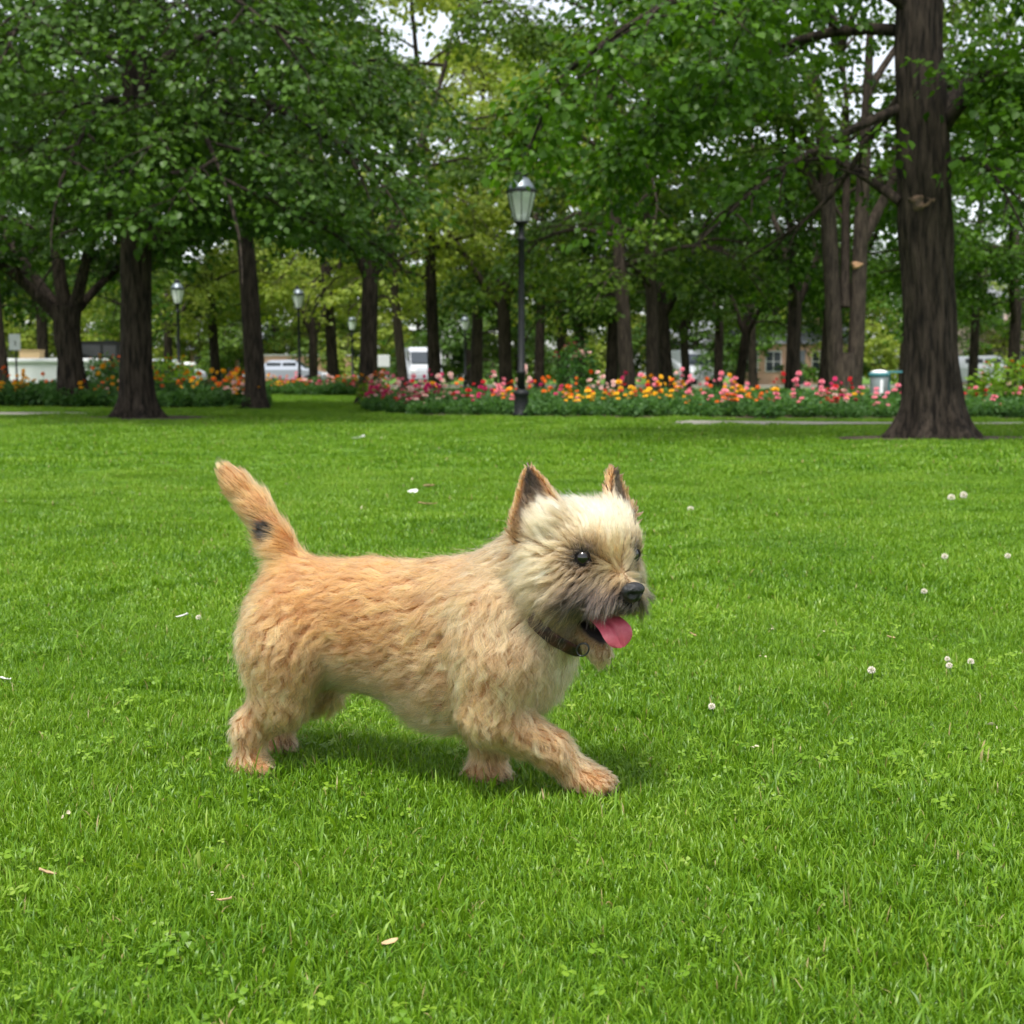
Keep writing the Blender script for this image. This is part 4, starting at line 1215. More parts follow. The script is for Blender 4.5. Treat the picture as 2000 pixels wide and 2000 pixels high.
def clover_patch(seed, n, size):
    """Three-lobed clover leaves and a few broad weed leaves."""
    r = np.random.default_rng(seed); bm = bmesh.new()
    for i in range(n):
        c = Vector(((r.random() - .5) * size, (r.random() - .5) * size, r.uniform(.008, .020)))
        a0 = r.random() * 6.28; tl = Matrix.Rotation(r.normal(0, .3), 3, 'X') @ Matrix.Rotation(r.normal(0, .3), 3, 'Y'); q = r.uniform(.004, .0075)
        for k in range(3):
            a = a0 + k * 2.094
            vs = [bm.verts.new(c + tl @ Vector((math.cos(a + da) * q * rr, math.sin(a + da) * q * rr, hz * q))) for da, rr, hz in ((0, 0, 0), (-.60, .8, .15), (-.35, 1.35, .05), (0, 1.3, -.05), (.35, 1.35, .05), (.60, .8, .15))]
            bm.faces.new(vs)
    me = bm_mesh("clover_patch", bm)
    nv = len(me.vertices); c = np.repeat(np.random.default_rng(seed).uniform(.3, .85, nv // 18 + 1), 18)[:nv]
    me.color_attributes.new("leaf", 'FLOAT_COLOR', 'POINT').data.foreach_set("color", np.stack([c, c, c, np.ones(nv)], 1).astype(np.float32).ravel())
    return me


def free(x, y, pad=0.0):
    for sx, sy, rx, ry in SOIL:
        if ((x - sx) / (rx + pad * .8)) ** 2 + ((y - sy) / (ry + pad * .8)) ** 2 < 1: return False
    for pl in PATHS:
        for k in ((0, 0), (0, pad), (0, -pad)):
            if in_poly(x, y + k[1], pl): return False
    for pl in BEDS:
        if in_poly(x, y, pl): return False
    return True


rl = np.random.default_rng(17)


def fill(y0, y1, step, margin, wide=.385):
    out = []
    y = y0
    while y < y1:
        hw = wide * y + margin
        x = -hw
        while x < hw:
            q = (x + rl.uniform(-.22, .22) * step, y + rl.uniform(-.22, .22) * step)
            if free(*q, pad=step * .5): out.append((q[0], q[1], 0.0))
            x += step
        y += step
    return np.array(out)


def lawn(name, pts, srcs, label):
    n = len(pts)
    big = np.zeros(n)
    for _ in range(6):
        k = rl.normal(size=2) * 1.6; big += np.sin(pts[:, 0] * k[0] + pts[:, 1] * k[1] + rl.random() * 6.28)
    o = scatter_stuff(name, pts, rl.random(n) * 6.283, np.clip(1 + .10 * big / 1.7 + rl.normal(0, .08, n), .65, 1.45), srcs, M_grass)
    tag(o, label, "grass"); return o


near_p = fill(.90, 3.4, .15, .50)
lawn("grass", near_p, [grass_patch(200 + i, .25, 2900, .017, .0022, 3) for i in range(6)], "short green lawn grass in the foreground around the dog")
mid_p = fill(3.4, 8.6, .24, .7, .55)
lawn("grass", mid_p, [grass_patch(220 + i, .38, 2500, .018, .0036, 3) for i in range(5)], "short green lawn grass of the middle ground")
far_p = fill(8.6, 46.0, .50, 1.2, .66)
far_p = far_p[(far_p[:, 1] < 27.5) | ((far_p[:, 0] > fx(500, 1) * far_p[:, 1]) & (far_p[:, 0] < fx(720, 1) * far_p[:, 1]))]
lawn("grass", far_p, [grass_patch(240 + i, .66, 1350, .022, .0095, 2) for i in range(4)], "shaded green lawn grass under the park trees")
# clover and longer blades among the near grass
cl = near_p[rl.random(len(near_p)) < .45] + np.r_[.05, .03, 0]
tag(scatter_stuff("clover", cl, rl.random(len(cl)) * 6.28, rl.uniform(.8, 1.3, len(cl)), [clover_patch(260 + i, 34, .22) for i in range(4)], M_grass), "clover leaves mixed into the foreground lawn", "clover")
lg = near_p[rl.random(len(near_p)) < .35] + np.r_[.02, -.04, 0]
tag(scatter_stuff("grass", lg, rl.random(len(lg)) * 6.28, rl.uniform(.8, 1.25, len(lg)), [grass_patch(280 + i, .26, 14, .042, .0034, 5) for i in range(4)], M_grass), "longer arching grass blades scattered over the foreground lawn", "grass")

# broad weed leaves here and there
wd_ = near_p[rl.random(len(near_p)) < .10]
tag(scatter_stuff("weeds", wd_, rl.random(len(wd_)) * 6.28, rl.uniform(.7, 1.3, len(wd_)), [leafy_clump(300 + i, 9, .010, .014, .019, .10) for i in range(4)], M_grass), "broad-leaved weed rosettes in the foreground lawn", "weeds")
# tiny pale petals and dry crumbs blown over the lawn
M_crumb = mat("pale_crumb", (0.55, 0.48, 0.33), .7)
pt_ = np.concatenate([near_p[rl.random(len(near_p)) < .05], mid_p[rl.random(len(mid_p)) < .05], far_p[(far_p[:, 1] < 17) & (rl.random(len(far_p)) < .08)]]) + np.r_[.03, .02, .017]
tag(scatter_stuff("petal_litter", pt_, rl.random(len(pt_)) * 6.28, rl.uniform(.5, 1.0, len(pt_)) * (1 + .12 * pt_[:, 1]), [leafy_clump(320 + i, 2, .002, .008, .010, .1) for i in range(3)], M_crumb), "tiny pale petals and dry crumbs strewn over the lawn", "litter")

# ---- clover blossoms, petals and fallen leaves on the lawn
M_clover = mat("clover_white", (0.80, 0.77, 0.70), .6, noise=(300, (0.66, 0.60, 0.48)))
M_petal = mat("fallen_petal", (0.82, 0.80, 0.76), .5)
M_dry = mat("dry_leaf", (0.30, 0.19, 0.09), .8, noise=(60, (0.42, 0.28, 0.15)))
M_tanleaf = mat("tan_leaf", (0.50, 0.36, 0.20), .8, noise=(60, (0.40, 0.25, 0.12)))


def clover_blossom(px, py, R_, label, m=M_clover):
    p = gnd(px, py, .030); r = np.random.default_rng(int(px * 7 + py))
    e = empty("clover_blossom", (p[0], p[1], 0)); tag(e, label, "flower", "white blossoms on the lawn")
    bm = bmesh.new(); R_ *= .78
    for i in range(34):
        z = 1 - 1.75 * (i + .5) / 34; a = i * 2.4; q = math.sqrt(max(0, 1 - z * z))
        d = Vector((q * math.cos(a), q * math.sin(a), z)); s_ = d.orthogonal().normalized(); t_ = d.cross(s_)
        o = Vector((0, 0, .030)); w = .28 * R_
        vs = [bm.verts.new(o + d * R_ * k + s_ * x * w + t_ * y * w) for k, x, y in ((.35, 0, 0), (.8, 1, 0), (1.05 + r.normal(0, .06), 0, .3), (.8, -1, 0))]
        bm.faces.new(vs)
        bm.faces.new([bm.verts.new(o + d * R_ * k + s_ * x * w + t_ * y * w) for k, x, y in ((.35, 0, 0), (.8, 0, 1), (1.05, .2, 0), (.8, 0, -1))])
    link("head", bm_mesh("clover_head", bm), e, [m])
    v, f = tube_arrays([(0, 0, 0), (.003, 0, .018), (0, 0, .028)], [.0012] * 3, 5)
    link("stem", mesh_np("clover_stem", v, f), e, [M_stem])


for px, py, R_, lab in ((1702, 1309, .0100, "largest white clover blossom on the lawn, right of the dog"),
                        (1850, 1287, .0070, "upper blossom of the white pair near the picture's right edge"),
                        (1854, 1300, .0080, "lower blossom of the white pair near the picture's right edge"),
                        (1896, 1292, .0085, "white blossom just right of the close pair near the picture's right edge"),
                        (1858, 972, .022, "left one of two white blossoms high on the lawn at right"),
                        (1882, 967, .022, "right one of two white blossoms high on the lawn at right"),
                        (1845, 1087, .013, "single white blossom between the high pair and the low trio at right"),
                        (1968, 1086, .012, "white blossom closest to the picture's right edge"),
                        (1349, 995, .018, "white blossom just right of the dog's ears"),
                        (1805, 1155, .010, "small white blossom above the largest one"),
                        (388, 1206, .008, "small white blossom beside the fallen petal left of the dog"),
                        (1390, 1380, .008, "pale blossom low on the lawn right of the dog's chest")):
    clover_blossom(px, py, R_, lab)


def fallen(name, px, py, L_, W_, m, label, cat, z=.024, grp="bits fallen on the lawn", curl=.35):
    p = gnd(px, py, z); r = np.random.default_rng(int(px * 3 + py)); n = 7
    vs, fs = [], []
    for i in range(n):
        t = i / (n - 1); w = W_ * math.sin(math.pi * min(.97, max(.04, t))) ** .7
        for x in (-1, -.5, 0, .5, 1): vs.append(((t - .5) * L_, x * w * .5, curl * W_ * x * x * .5 + .25 * L_ * (t - .5) ** 2 + r.normal(0, W_ * .03)))
    for i in range(n - 1):
        for j in range(4): fs.append((i * 5 + j, i * 5 + j + 1, (i + 1) * 5 + j + 1, (i + 1) * 5 + j))
    o = link(name, mesh_np(name, np.array(vs), np.array(fs), True), mats=[m])
    so = o.modifiers.new("thick", 'SOLIDIFY'); so.thickness = .0006
    o.location = p; o.rotation_euler = (r.normal(0, .2), r.normal(0, .2), r.uniform(-.7, .7)); tag(o, label, cat, grp)


fallen("petal", 356, 1204, .030, .016, M_petal, "white petal lying on the lawn left of the dog", "petal")
fallen("petal", 10, 1327, .020, .013, M_petal, "white petal at the picture's left edge", "petal")
fallen("petal", 700, 857, .15, .085, M_petal, "pale petal-like scrap on the far lawn left of the tall lamp", "petal")
fallen("petal", 807, 961, .055, .03, M_petal, "white petal on the lawn above the dog's back", "petal")
fallen("fallen_leaf", 835, 985, .085, .028, M_dry, "curled brown leaf on the lawn above the dog's back", "leaf")
fallen("fallen_leaf", 838, 950, .060, .03, M_tanleaf, "tan leaf beside the white petal above the dog's back", "leaf")
fallen("fallen_leaf", 762, 1842, .018, .010, M_tanleaf, "tan dry leaf in the foreground grass below the dog", "leaf", .022)
fallen("fallen_leaf", 92, 1706, .022, .012, M_tanleaf, "small dry leaf in the foreground at left", "leaf", .022)
fallen("fallen_leaf", 438, 1759, .018, .010, M_tanleaf, "small dry leaf in the foreground below the dog's hind leg", "leaf", .022)
fallen("fallen_leaf", 1740, 1246, .018, .014, M_tanleaf, "small reddish-tan leaf on the lawn above the largest white blossom", "leaf")
fallen("fallen_leaf", 1353, 1240, .016, .012, M_dry, "small reddish-brown leaf on the lawn right of the dog's mouth", "leaf")


# ================================================================== THE DOG
# The body is one smooth surface grown from soft-blended solids (a signed distance field), its coat is groomed hair.
def build_dog():
    rng = np.random.default_rng(7)
    # ---- head frame: the head is turned about 40 degrees towards the photographer
    HA = R(39)
    F = unit((math.sin(HA), -math.cos(HA), -0.10))
    U = unit(np.array((0, 0, 1.0)) - F * np.dot((0, 0, 1.0), F) + 0.02 * np.array((1, 0, 0)))
    Rt = np.cross(F, U)                     # the dog's own right, towards the photographer's left
    O = at(1116, 1084, 1.935)
    def H(f, r, u): return O + F * f + Rt * r + U * u
    HM = np.stack([F, Rt, U])               # rows: head axes
    BX = unit(at(1030, 1262, 1.965) - at(600, 1225, 2.09)); BX[2] = 0; BX = unit(BX)
    BZ = np.array((0, 0, 1.0)); BY = np.cross(BZ, BX)
    BM = np.stack([BX, BY, BZ])
    back = -BX
    dn = np.array((0, 0, -1.0))
    near = -BY                              # towards the camera side

    # colours (linear reflectance of the coat)
    GOLD = np.array((0.45, 0.165, 0.046)); TAN = np.array((0.47, 0.205, 0.068)); CREAM = np.array((0.52, 0.320, 0.145))
    PALE = np.array((0.56, 0.39, 0.20)); LEG = np.array((0.49, 0.235, 0.090)); SABLE = np.array((0.20, 0.11, 0.055))
    GREY = np.array((0.026, 0.018, 0.015)); BLACK = np.array((0.02, 0.016, 0.014)); RUST = np.array((0.34, 0.15, 0.05))

    P = []  # primitives
    def ell(c, s, M=BM, k=0.035, flow=back, ln=0.03, col=TAN, wave=0.3, lift=0.35, name=""):
        P.append(dict(t="e", c=np.asarray(c), s=np.asarray(s, float), M=M, k=k, flow=np.asarray(flow, float), ln=ln, col=col, wave=wave, lift=lift, name=name))
    def cone(a, b, ra, rb, k=0.03, flow=back, ln=0.03, col=TAN, wave=0.3, lift=0.35, name=""):
        P.append(dict(t="c", a=np.asarray(a), b=np.asarray(b), ra=ra, rb=rb, k=k, flow=np.asarray(flow, float), ln=ln, col=col, wave=wave, lift=lift, name=name))

    # ---- trunk
    ell(at(604, 1222, 2.090), (0.094, 0.076, 0.090), flow=back + 0.35 * dn, ln=0.033, col=GOLD, wave=0.7, lift=0.18)
    ell(at(738, 1230, 2.048), (0.130, 0.076, 0.094), flow=back + 0.22 * dn, ln=0.034, col=GOLD, wave=0.6, lift=0.19)
    ell(at(890, 1268, 1.998), (0.126, 0.080, 0.120), flow=back + 0.30 * dn, ln=0.037, col=TAN, wave=0.8, lift=0.22)
    ell(at(1012, 1255, 1.960), (0.078, 0.078, 0.093), flow=0.2 * BX + dn, ln=0.038, col=np.array((0.66, 0.38, 0.20)), wave=0.9, lift=0.4)  # chest tint warmed and lightened to offset green light from the grass
    cone(at(966, 1212, 1.985), at(1085, 1120, 1.945), 0.076, 0.070, flow=back + 0.7 * dn, ln=0.042, col=TAN * .5 + CREAM * .5, wave=0.7, lift=0.45)
    cone(at(1010, 1240, 1.95), at(1085, 1180, 1.93), 0.062, 0.055, flow=dn + 0.1 * back, ln=0.036, col=np.array((0.58, 0.34, 0.16)), wave=0.6, lift=0.45)
    # ---- near hind leg
    hn = near * 0.25
    ell(at(550, 1262, 2.032), (0.056, 0.042, 0.074), flow=dn + 0.55 * back, ln=0.034, col=TAN, wave=1.1, lift=.42, k=0.018)
    cone(at(554, 1272, 2.032), at(552, 1366, 2.028), 0.050, 0.037, flow=dn + 0.35 * back + hn, ln=0.034, col=TAN, wave=1.3)
    cone(at(546, 1374, 2.035), at(490, 1430, 2.042), 0.034, 0.021, flow=dn + 0.3 * back, ln=0.026, col=LEG, wave=1.1, k=0.015)
    cone(at(489, 1432, 2.042), at(488, 1500, 2.042), 0.020, 0.0185, flow=dn + 0.15 * back, ln=0.020, col=LEG, wave=0.5, k=0.015)
    ell(at(493, 1509, 2.040), (0.034, 0.025, 0.015), flow=dn * 0.4 + BX, ln=0.013, col=LEG, wave=0.2, lift=0.2, k=0.014)
    for dx, dy in ((18, 0.0), (14, -0.016), (12, 0.014)):
        ell(at(500 + dx, 1514, 2.036 + dy), (0.015, 0.0085, 0.011), flow=BX + dn * .5, ln=0.0055, col=LEG, wave=0.1, lift=0.2, k=0.006)
    # ---- far hind leg (pushed back, heel off the ground)
    cone(at(606, 1250, 2.135), at(622, 1338, 2.140), 0.054, 0.038, flow=dn + 0.4 * back, ln=0.036, col=TAN * .9, wave=0.8)
    cone(at(618, 1345, 2.145), at(556, 1398, 2.160), 0.032, 0.020, flow=dn + 0.3 * back, ln=0.028, col=LEG * .9, wave=0.7, k=0.02)
    cone(at(558, 1400, 2.162), at(532, 1452, 2.165), 0.022, 0.019, flow=dn, ln=0.020, col=LEG * .9, wave=0.4, k=0.014)
    ell(at(540, 1462, 2.160), (0.030, 0.022, 0.014), flow=dn * .5 + BX, ln=0.012, col=SABLE, wave=0.2, lift=0.2, k=0.012)
    # ---- near foreleg, reaching forward
    ell(at(958, 1262, 1.916), (0.055, 0.034, 0.078), flow=dn + 0.35 * back, ln=0.040, col=TAN * 1.08, wave=1.0, lift=.45, k=0.016)
    cone(at(976, 1300, 1.912), at(954, 1394, 1.910), 0.046, 0.035, flow=dn + 0.25 * back + near * .2, ln=0.036, col=TAN, wave=1.4)
    LG = unit(at(1085, 1486, 1.92) - at(962, 1402, 1.92))
    cone(at(956, 1404, 1.912), at(1076, 1470, 1.918), 0.034, 0.021, flow=LG * .8 + dn * .8 + near * .2, ln=0.026, col=LEG, wave=1.0, k=0.016)
    cone(at(1076, 1470, 1.920), at(1126, 1518, 1.928), 0.0205, 0.0195, flow=LG + dn * .7, ln=0.019, col=LEG, wave=0.5, k=0.015)
    pc = at(1148, 1533, 1.928)
    ell(pc, (0.034, 0.026, 0.018), flow=LG + dn * .3, ln=0.010, col=LEG * 1.05, wave=0.2, lift=0.25, k=0.014)
    for dx, dyp, dY in ((27, 10, -0.006), (16, 14, -0.022), (30, 5, 0.012), (18, 2, 0.024)):
        ell(at(1150 + dx, 1533 + dyp, 1.928 + dY), (0.018, 0.0092, 0.0130), flow=LG + dn * .4, ln=0.0055, col=LEG, wave=0.1, lift=0.2, k=0.006)
    # ---- far foreleg, under the chest
    cone(at(1000, 1330, 1.990), at(964, 1430, 2.000), 0.046, 0.028, flow=dn + .2 * back, ln=0.030, col=TAN, wave=0.8)
    cone(at(964, 1430, 2.000), at(950, 1496, 2.008), 0.026, 0.020, flow=dn, ln=0.024, col=LEG * .9, wave=0.6, k=0.02)
    ell(at(952, 1521, 2.006), (0.033, 0.026, 0.016), flow=dn * .5 + BX, ln=0.014, col=LEG * .85, wave=0.2, lift=0.2, k=0.014)
    # ---- tail
    T = [at(568, 1122, 2.115), at(540, 1066, 2.125), at(500, 1000, 2.135), at(462, 955, 2.14), at(440, 930, 2.14)]
    for i, (a, b) in enumerate(zip(T, T[1:])):
        td = unit(b - a)
        rr = (0.027, 0.022, 0.020, 0.017, 0.010)
        cone(a, b, rr[i], rr[i + 1], flow=td * (1.0 if i else .35) + np.array(((-0.6, -.45, -.30, 0.0)[i], 0, (-.8, -.12, -.05, .05)[i])), ln=(0.040, 0.030, 0.023, 0.011)[i], col=(GOLD, TAN, TAN * 1.05, TAN)[i], wave=0.15, lift=0.16, k=0.02 if i == 0 else 0.01, name="tail")
    # ---- head
    hf = back
    ell(H(0.018, 0, 0.002), (0.073, 0.078, 0.062), M=HM, k=0.03, ln=0.028, col=CREAM, wave=0.35, lift=0.6, name="skull")
    ell(H(0.050, 0, 0.017), (0.034, 0.054, 0.032), M=HM, k=0.025, ln=0.015, col=CREAM, wave=0.2, lift=0.5, name="brow")
    for s in (1, -1):
        ell(H(0.024, s * 0.044, -0.034), (0.048, 0.038, 0.042), M=HM, k=0.025, ln=0.046, col=CREAM, wave=0.5, lift=0.6, name="cheek")
    for s in (1, -1):                       # tufts that square off the crown in front of the ears
        ell(H(0.012, s * 0.050, 0.044), (0.026, 0.022, 0.020), M=HM, k=0.02, ln=0.030, col=PALE, wave=0.3, lift=0.8, name="skull")
    cone(H(0.058, 0, -0.026), H(0.110, 0, -0.042), 0.035, 0.0225, k=0.02, ln=0.020, col=CREAM, wave=0.2, lift=0.4, name="muzzle")
    for s in (1, -1):
        ell(H(0.086, s * 0.022 - (0.003 if s < 0 else 0), -0.045), (0.031, 0.018, 0.014), M=HM, k=0.012, ln=0.036, col=GREY, wave=0.2, lift=0.35, name="lip")
    cone(H(0.020, 0, -0.082), H(0.079, 0, -0.127), 0.026, 0.0120, k=0.012, ln=0.012, col=CREAM, wave=0.3, lift=0.35, name="jaw")
    # ears: thin cupped triangles, open to the front
    EARS = []
    for (base, tip, wdir, W) in ((at(1056, 1034, 1.905), at(1031, 921, 1.908), None, 0.037), (at(1203, 1008, 1.975), at(1204, 919, 1.985), None, 0.025)):
        a = tip - base; Hh = np.linalg.norm(a); a = a / Hh
        sgn = 1 if base[1] < 1.95 else -1
        n = unit(F * 0.70 + Rt * 0.72) if sgn > 0 else unit(F * 0.93 - Rt * 0.15)     # the opening faces forward and outward
        n = unit(n - a * np.dot(n, a)); w = np.cross(a, n)
        EARS.append(dict(base=base, a=a, H=Hh, n=n, w=w, W=W))
        P.append(dict(t="ear", base=base, a=a, H=Hh, n=n, w=w, W=W, k=0.010, flow=a, ln=0.0045, col=SABLE, wave=0.0, lift=0.04, name="ear"))

    def dist(p, q):
        if q["t"] == "e":
            v = (p - q["c"]) @ q["M"].T
            k0 = np.sqrt((((v / q["s"]) ** 2).sum(-1))) + 1e-9
            k1 = np.sqrt((((v / q["s"] ** 2) ** 2).sum(-1))) + 1e-9
            return k0 * (k0 - 1) / k1
        if q["t"] == "c":
            ba = q["b"] - q["a"]
            t = np.clip(((p - q["a"]) @ ba) / (ba @ ba), 0, 1)
            return np.sqrt((((p - q["a"] - t[..., None] * ba) ** 2).sum(-1))) - (q["ra"] + (q["rb"] - q["ra"]) * t)
        v = p - q["base"]
        h = v @ q["a"]; x = v @ q["w"]; z = v @ q["n"]
        hh = np.clip(h / q["H"], 0, 1)
        half = q["W"] * np.where(hh < .12, 1.0, ((1 - hh) / .88).clip(0, 1) ** 0.80)
        cup = 0.010 * (1 - hh) * (x / q["W"]) ** 2 * 2.0 - 0.006
        dd = np.maximum(np.abs(x) - half, np.abs(z - cup) - 0.0046)
        return np.maximum(np.maximum(dd, h - q["H"]), -0.02 - h)

    # ---- evaluate the field on a grid, part by part
    h = 0.0027
    lo = np.array((min(at(380, 1500, 2.2)[0], -0.48), 1.74, -0.01)); hi = np.array((0.24, 2.26, 0.54))
    n = np.ceil((hi - lo) / h).astype(int)
    D = np.full(n, 0.06, np.float32)
    ax = [lo[i] + h * np.arange(n[i]) for i in range(3)]
    def bounds(q):
        if q["t"] == "e":
            r = q["s"].max(); return q["c"] - r, q["c"] + r
        if q["t"] == "c":
            r = max(q["ra"], q["rb"]); return np.minimum(q["a"], q["b"]) - r, np.maximum(q["a"], q["b"]) + r
        t = q["base"] + q["a"] * q["H"]
        return np.minimum(q["base"], t) - q["W"] - .02, np.maximum(q["base"], t) + q["W"] + .01
    for q in P:
        b0, b1 = bounds(q)
        m = 0.055
        i0 = np.clip(((b0 - m - lo) / h).astype(int), 0, n); i1 = np.clip(((b1 + m - lo) / h).astype(int) + 1, 0, n)
        sl = tuple(slice(a, b) for a, b in zip(i0, i1))
        g = np.stack(np.meshgrid(ax[0][sl[0]], ax[1][sl[1]], ax[2][sl[2]], indexing="ij"), -1)
        d = dist(g, q); k = q["k"]
        o = D[sl]
        hk = np.clip(0.5 + 0.5 * (o - d) / k, 0, 1)
        D[sl] = o * (1 - hk) + d * hk - k * hk * (1 - hk)
    # mouth: carve the gap between lip and jaw
    mg0, mg1 = H(0.03, 0, -0.12) - .09, H(0.12, 0, -0.05) + .09
    i0 = np.clip(((mg0 - lo) / h).astype(int), 0, n); i1 = np.clip(((mg1 - lo) / h).astype(int), 0, n)
    sl = tuple(slice(a, b) for a, b in zip(i0, i1))
    g = np.stack(np.meshgrid(ax[0][sl[0]], ax[1][sl[1]], ax[2][sl[2]], indexing="ij"), -1)
    mouth = dict(t="c", a=H(0.040, 0, -0.083), b=H(0.125, 0, -0.090), ra=0.017, rb=0.027)
    D[sl] = np.maximum(D[sl], -dist(g, mouth))
    G = np.stack(np.gradient(D, h), -1).astype(np.float32)

    def sample(A, p):
        q = (p - lo) / h
        i = np.clip(np.floor(q).astype(int), 0, n - 2); f = np.clip(q - i, 0, 1)
        out = 0
        for dx in (0, 1):
            for dy in (0, 1):
                for dz in (0, 1):
                    w = (f[:, 0] if dx else 1 - f[:, 0]) * (f[:, 1] if dy else 1 - f[:, 1]) * (f[:, 2] if dz else 1 - f[:, 2])
                    v = A[i[:, 0] + dx, i[:, 1] + dy, i[:, 2] + dz]
                    out = out + (w[:, None] * v if v.ndim > 1 else w * v)
        return out

    # ---- surface nets
    S = D < 0
    c8 = [S[dx:n[0] - 1 + dx, dy:n[1] - 1 + dy, dz:n[2] - 1 + dz] for dx in (0, 1) for dy in (0, 1) for dz in (0, 1)]
    cnt = sum(c.astype(np.int8) for c in c8)
    act = (cnt > 0) & (cnt < 8)
    cells = np.argwhere(act)
    vid = np.full(act.shape, -1, np.int64); vid[act] = np.arange(len(cells))
    acc = np.zeros((len(cells), 3)); ncr = np.zeros(len(cells))
    corners = [(dx, dy, dz) for dx in (0, 1) for dy in (0, 1) for dz in (0, 1)]
    for a in corners:
        for axis in range(3):
            if a[axis]: continue
            b = list(a); b[axis] = 1
            da = D[cells[:, 0] + a[0], cells[:, 1] + a[1], cells[:, 2] + a[2]]; db = D[cells[:, 0] + b[0], cells[:, 1] + b[1], cells[:, 2] + b[2]]
            cr = (da < 0) != (db < 0)
            t = np.where(cr, da / (da - db + 1e-12), 0)
            pos = np.array(a, float)[None] + t[:, None] * (np.array(b) - np.array(a))[None]
            acc += np.where(cr[:, None], pos, 0); ncr += cr
    V = lo + h * (cells + acc / ncr[:, None])
    faces = []
    for axis in range(3):
        b = [0, 0, 0]; b[axis] = 1
        A = S[:n[0] - b[0], :n[1] - b[1], :n[2] - b[2]]; B = S[b[0]:, b[1]:, b[2]:]
        e = np.argwhere(A != B)
        u, v = [i for i in range(3) if i != axis]
        ok = (e[:, u] > 0) & (e[:, v] > 0) & (e[:, u] < n[u] - 1) & (e[:, v] < n[v] - 1)
        e = e[ok]
        def cell(du, dv):
            c = e.copy(); c[:, u] -= du; c[:, v] -= dv
            return vid[c[:, 0], c[:, 1], c[:, 2]]
        q = np.stack([cell(1, 1), cell(0, 1), cell(0, 0), cell(1, 0)], 1)
        ins = A[e[:, 0], e[:, 1], e[:, 2]]
        if axis == 1: ins = ~ins
        q[~ins] = q[~ins][:, ::-1]
        faces.append(q)
    Fq = np.concatenate(faces); Fq = Fq[(Fq >= 0).all(1)]
    # keep the ground side flat: nothing below the turf
    V[:, 2] = np.maximum(V[:, 2], 0.004)
    me = mesh_np("dog_body", V, Fq, smooth=True)

    # ---- per-vertex groom
    dists = np.stack([dist(V, q) for q in P], 1)
    w = np.exp(-np.clip(dists, -0.01, 1) / 0.012); w /= w.sum(1, keepdims=True)
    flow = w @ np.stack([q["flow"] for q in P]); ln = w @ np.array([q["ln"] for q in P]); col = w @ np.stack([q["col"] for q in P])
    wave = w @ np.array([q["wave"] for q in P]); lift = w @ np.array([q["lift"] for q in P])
    wname = lambda s: w[:, [i for i, q in enumerate(P) if q["name"] == s]].sum(1)
    N = sample(G, V); N /= np.linalg.norm(N, axis=1, keepdims=True) + 1e-9
    hl = (V - O) @ HM.T                      # head coordinates f, r, u
    head_w = np.clip(wname("skull") + wname("brow") + wname("cheek") + wname("muzzle") + wname("lip") + wname("jaw"), 0, 1)
    # hair on the head fans out from the bridge of the nose
    fan0 = H(0.100, 0, -0.018)
    fan = V - fan0; fan /= np.linalg.norm(fan, axis=1, keepdims=True) + 1e-9
    up = np.clip((hl[:, 2] + 0.01) / 0.04, 0, 1)
    side = np.clip(np.abs(hl[:, 1]) / 0.05, 0, 1)
    hflow = fan + np.outer(up * 0.25, U) + np.outer((1 - up) * 0.75 * side, -U)
    mz = np.clip(wname("muzzle") + wname("lip"), 0, 1)
    bridge = np.clip((hl[:, 2] + 0.028) / 0.02, 0, 1) * np.clip(1 - np.abs(hl[:, 1]) / 0.03, 0, 1)
    mflow = np.outer(-np.ones(len(V)), U) * 1.0 + np.outer(np.sign(hl[:, 1]) * 0.85, Rt) + 0.15 * F[None] - 0.10 * fan
    mflow = mflow * (1 - bridge)[:, None] + (np.outer(np.sign(hl[:, 1]) * .8, Rt) + fan * .6 + np.outer(np.full(len(V), .3), U)) * bridge[:, None]
    jw = wname("jaw")
    jflow = np.outer(-np.ones(len(V)), U) + 0.35 * F[None]
    hflow = hflow * (1 - mz)[:, None] + mflow * mz[:, None]
    hflow = hflow * (1 - jw)[:, None] + jflow * jw[:, None]
    flow = flow * (1 - head_w)[:, None] + hflow * head_w[:, None]
    for e in (at(1138, 1099, 1.868), at(1240, 1092, 1.925)):   # hair parts round the eyes
        v_ = V - e; de = np.linalg.norm(v_, axis=1)
        k_ = np.clip(1.3 - de / 0.032, 0, 1)[:, None] * head_w[:, None]
        flow = flow * (1 - k_) + (v_ / (de[:, None] + 1e-6) + flow * .3) * k_
    flow -= N * (flow * N).sum(1, keepdims=True)
    flow /= np.linalg.norm(flow, axis=1, keepdims=True) + 1e-9

    # ---- coat colour: golden saddle, paler flanks, dark muzzle and ears; light painted into crown, chest and belly
    bl = (V - at(735, 1226, 2.045)) @ BM.T
    body_w = 1 - head_w
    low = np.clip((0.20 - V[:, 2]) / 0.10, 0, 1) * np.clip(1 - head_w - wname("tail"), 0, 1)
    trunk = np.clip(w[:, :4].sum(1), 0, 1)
    col = col * (1 - (trunk * np.clip((0.22 - V[:, 2]) / 0.09, 0, 1) * 0.75)[:, None]) + np.array((0.66, 0.330, 0.160))[None] * (trunk * np.clip((0.22 - V[:, 2]) / 0.09, 0, 1) * 0.75)[:, None]  # low trunk painted warmer to cancel green bounce off the lawn
    def blend(mask, c):
        nonlocal col
        mask = np.clip(mask, 0, 1)[:, None]
        col = col * (1 - mask) + np.asarray(c)[None] * mask
    blob = lambda c, r, p=1.0: np.clip(1.4 - np.linalg.norm(V - c, axis=1) / r * 1.0, 0, 1) ** p
    blend(blob(at(470, 1270, 2.10), 0.05) * body_w * .8, PALE)                     # pale breeches behind
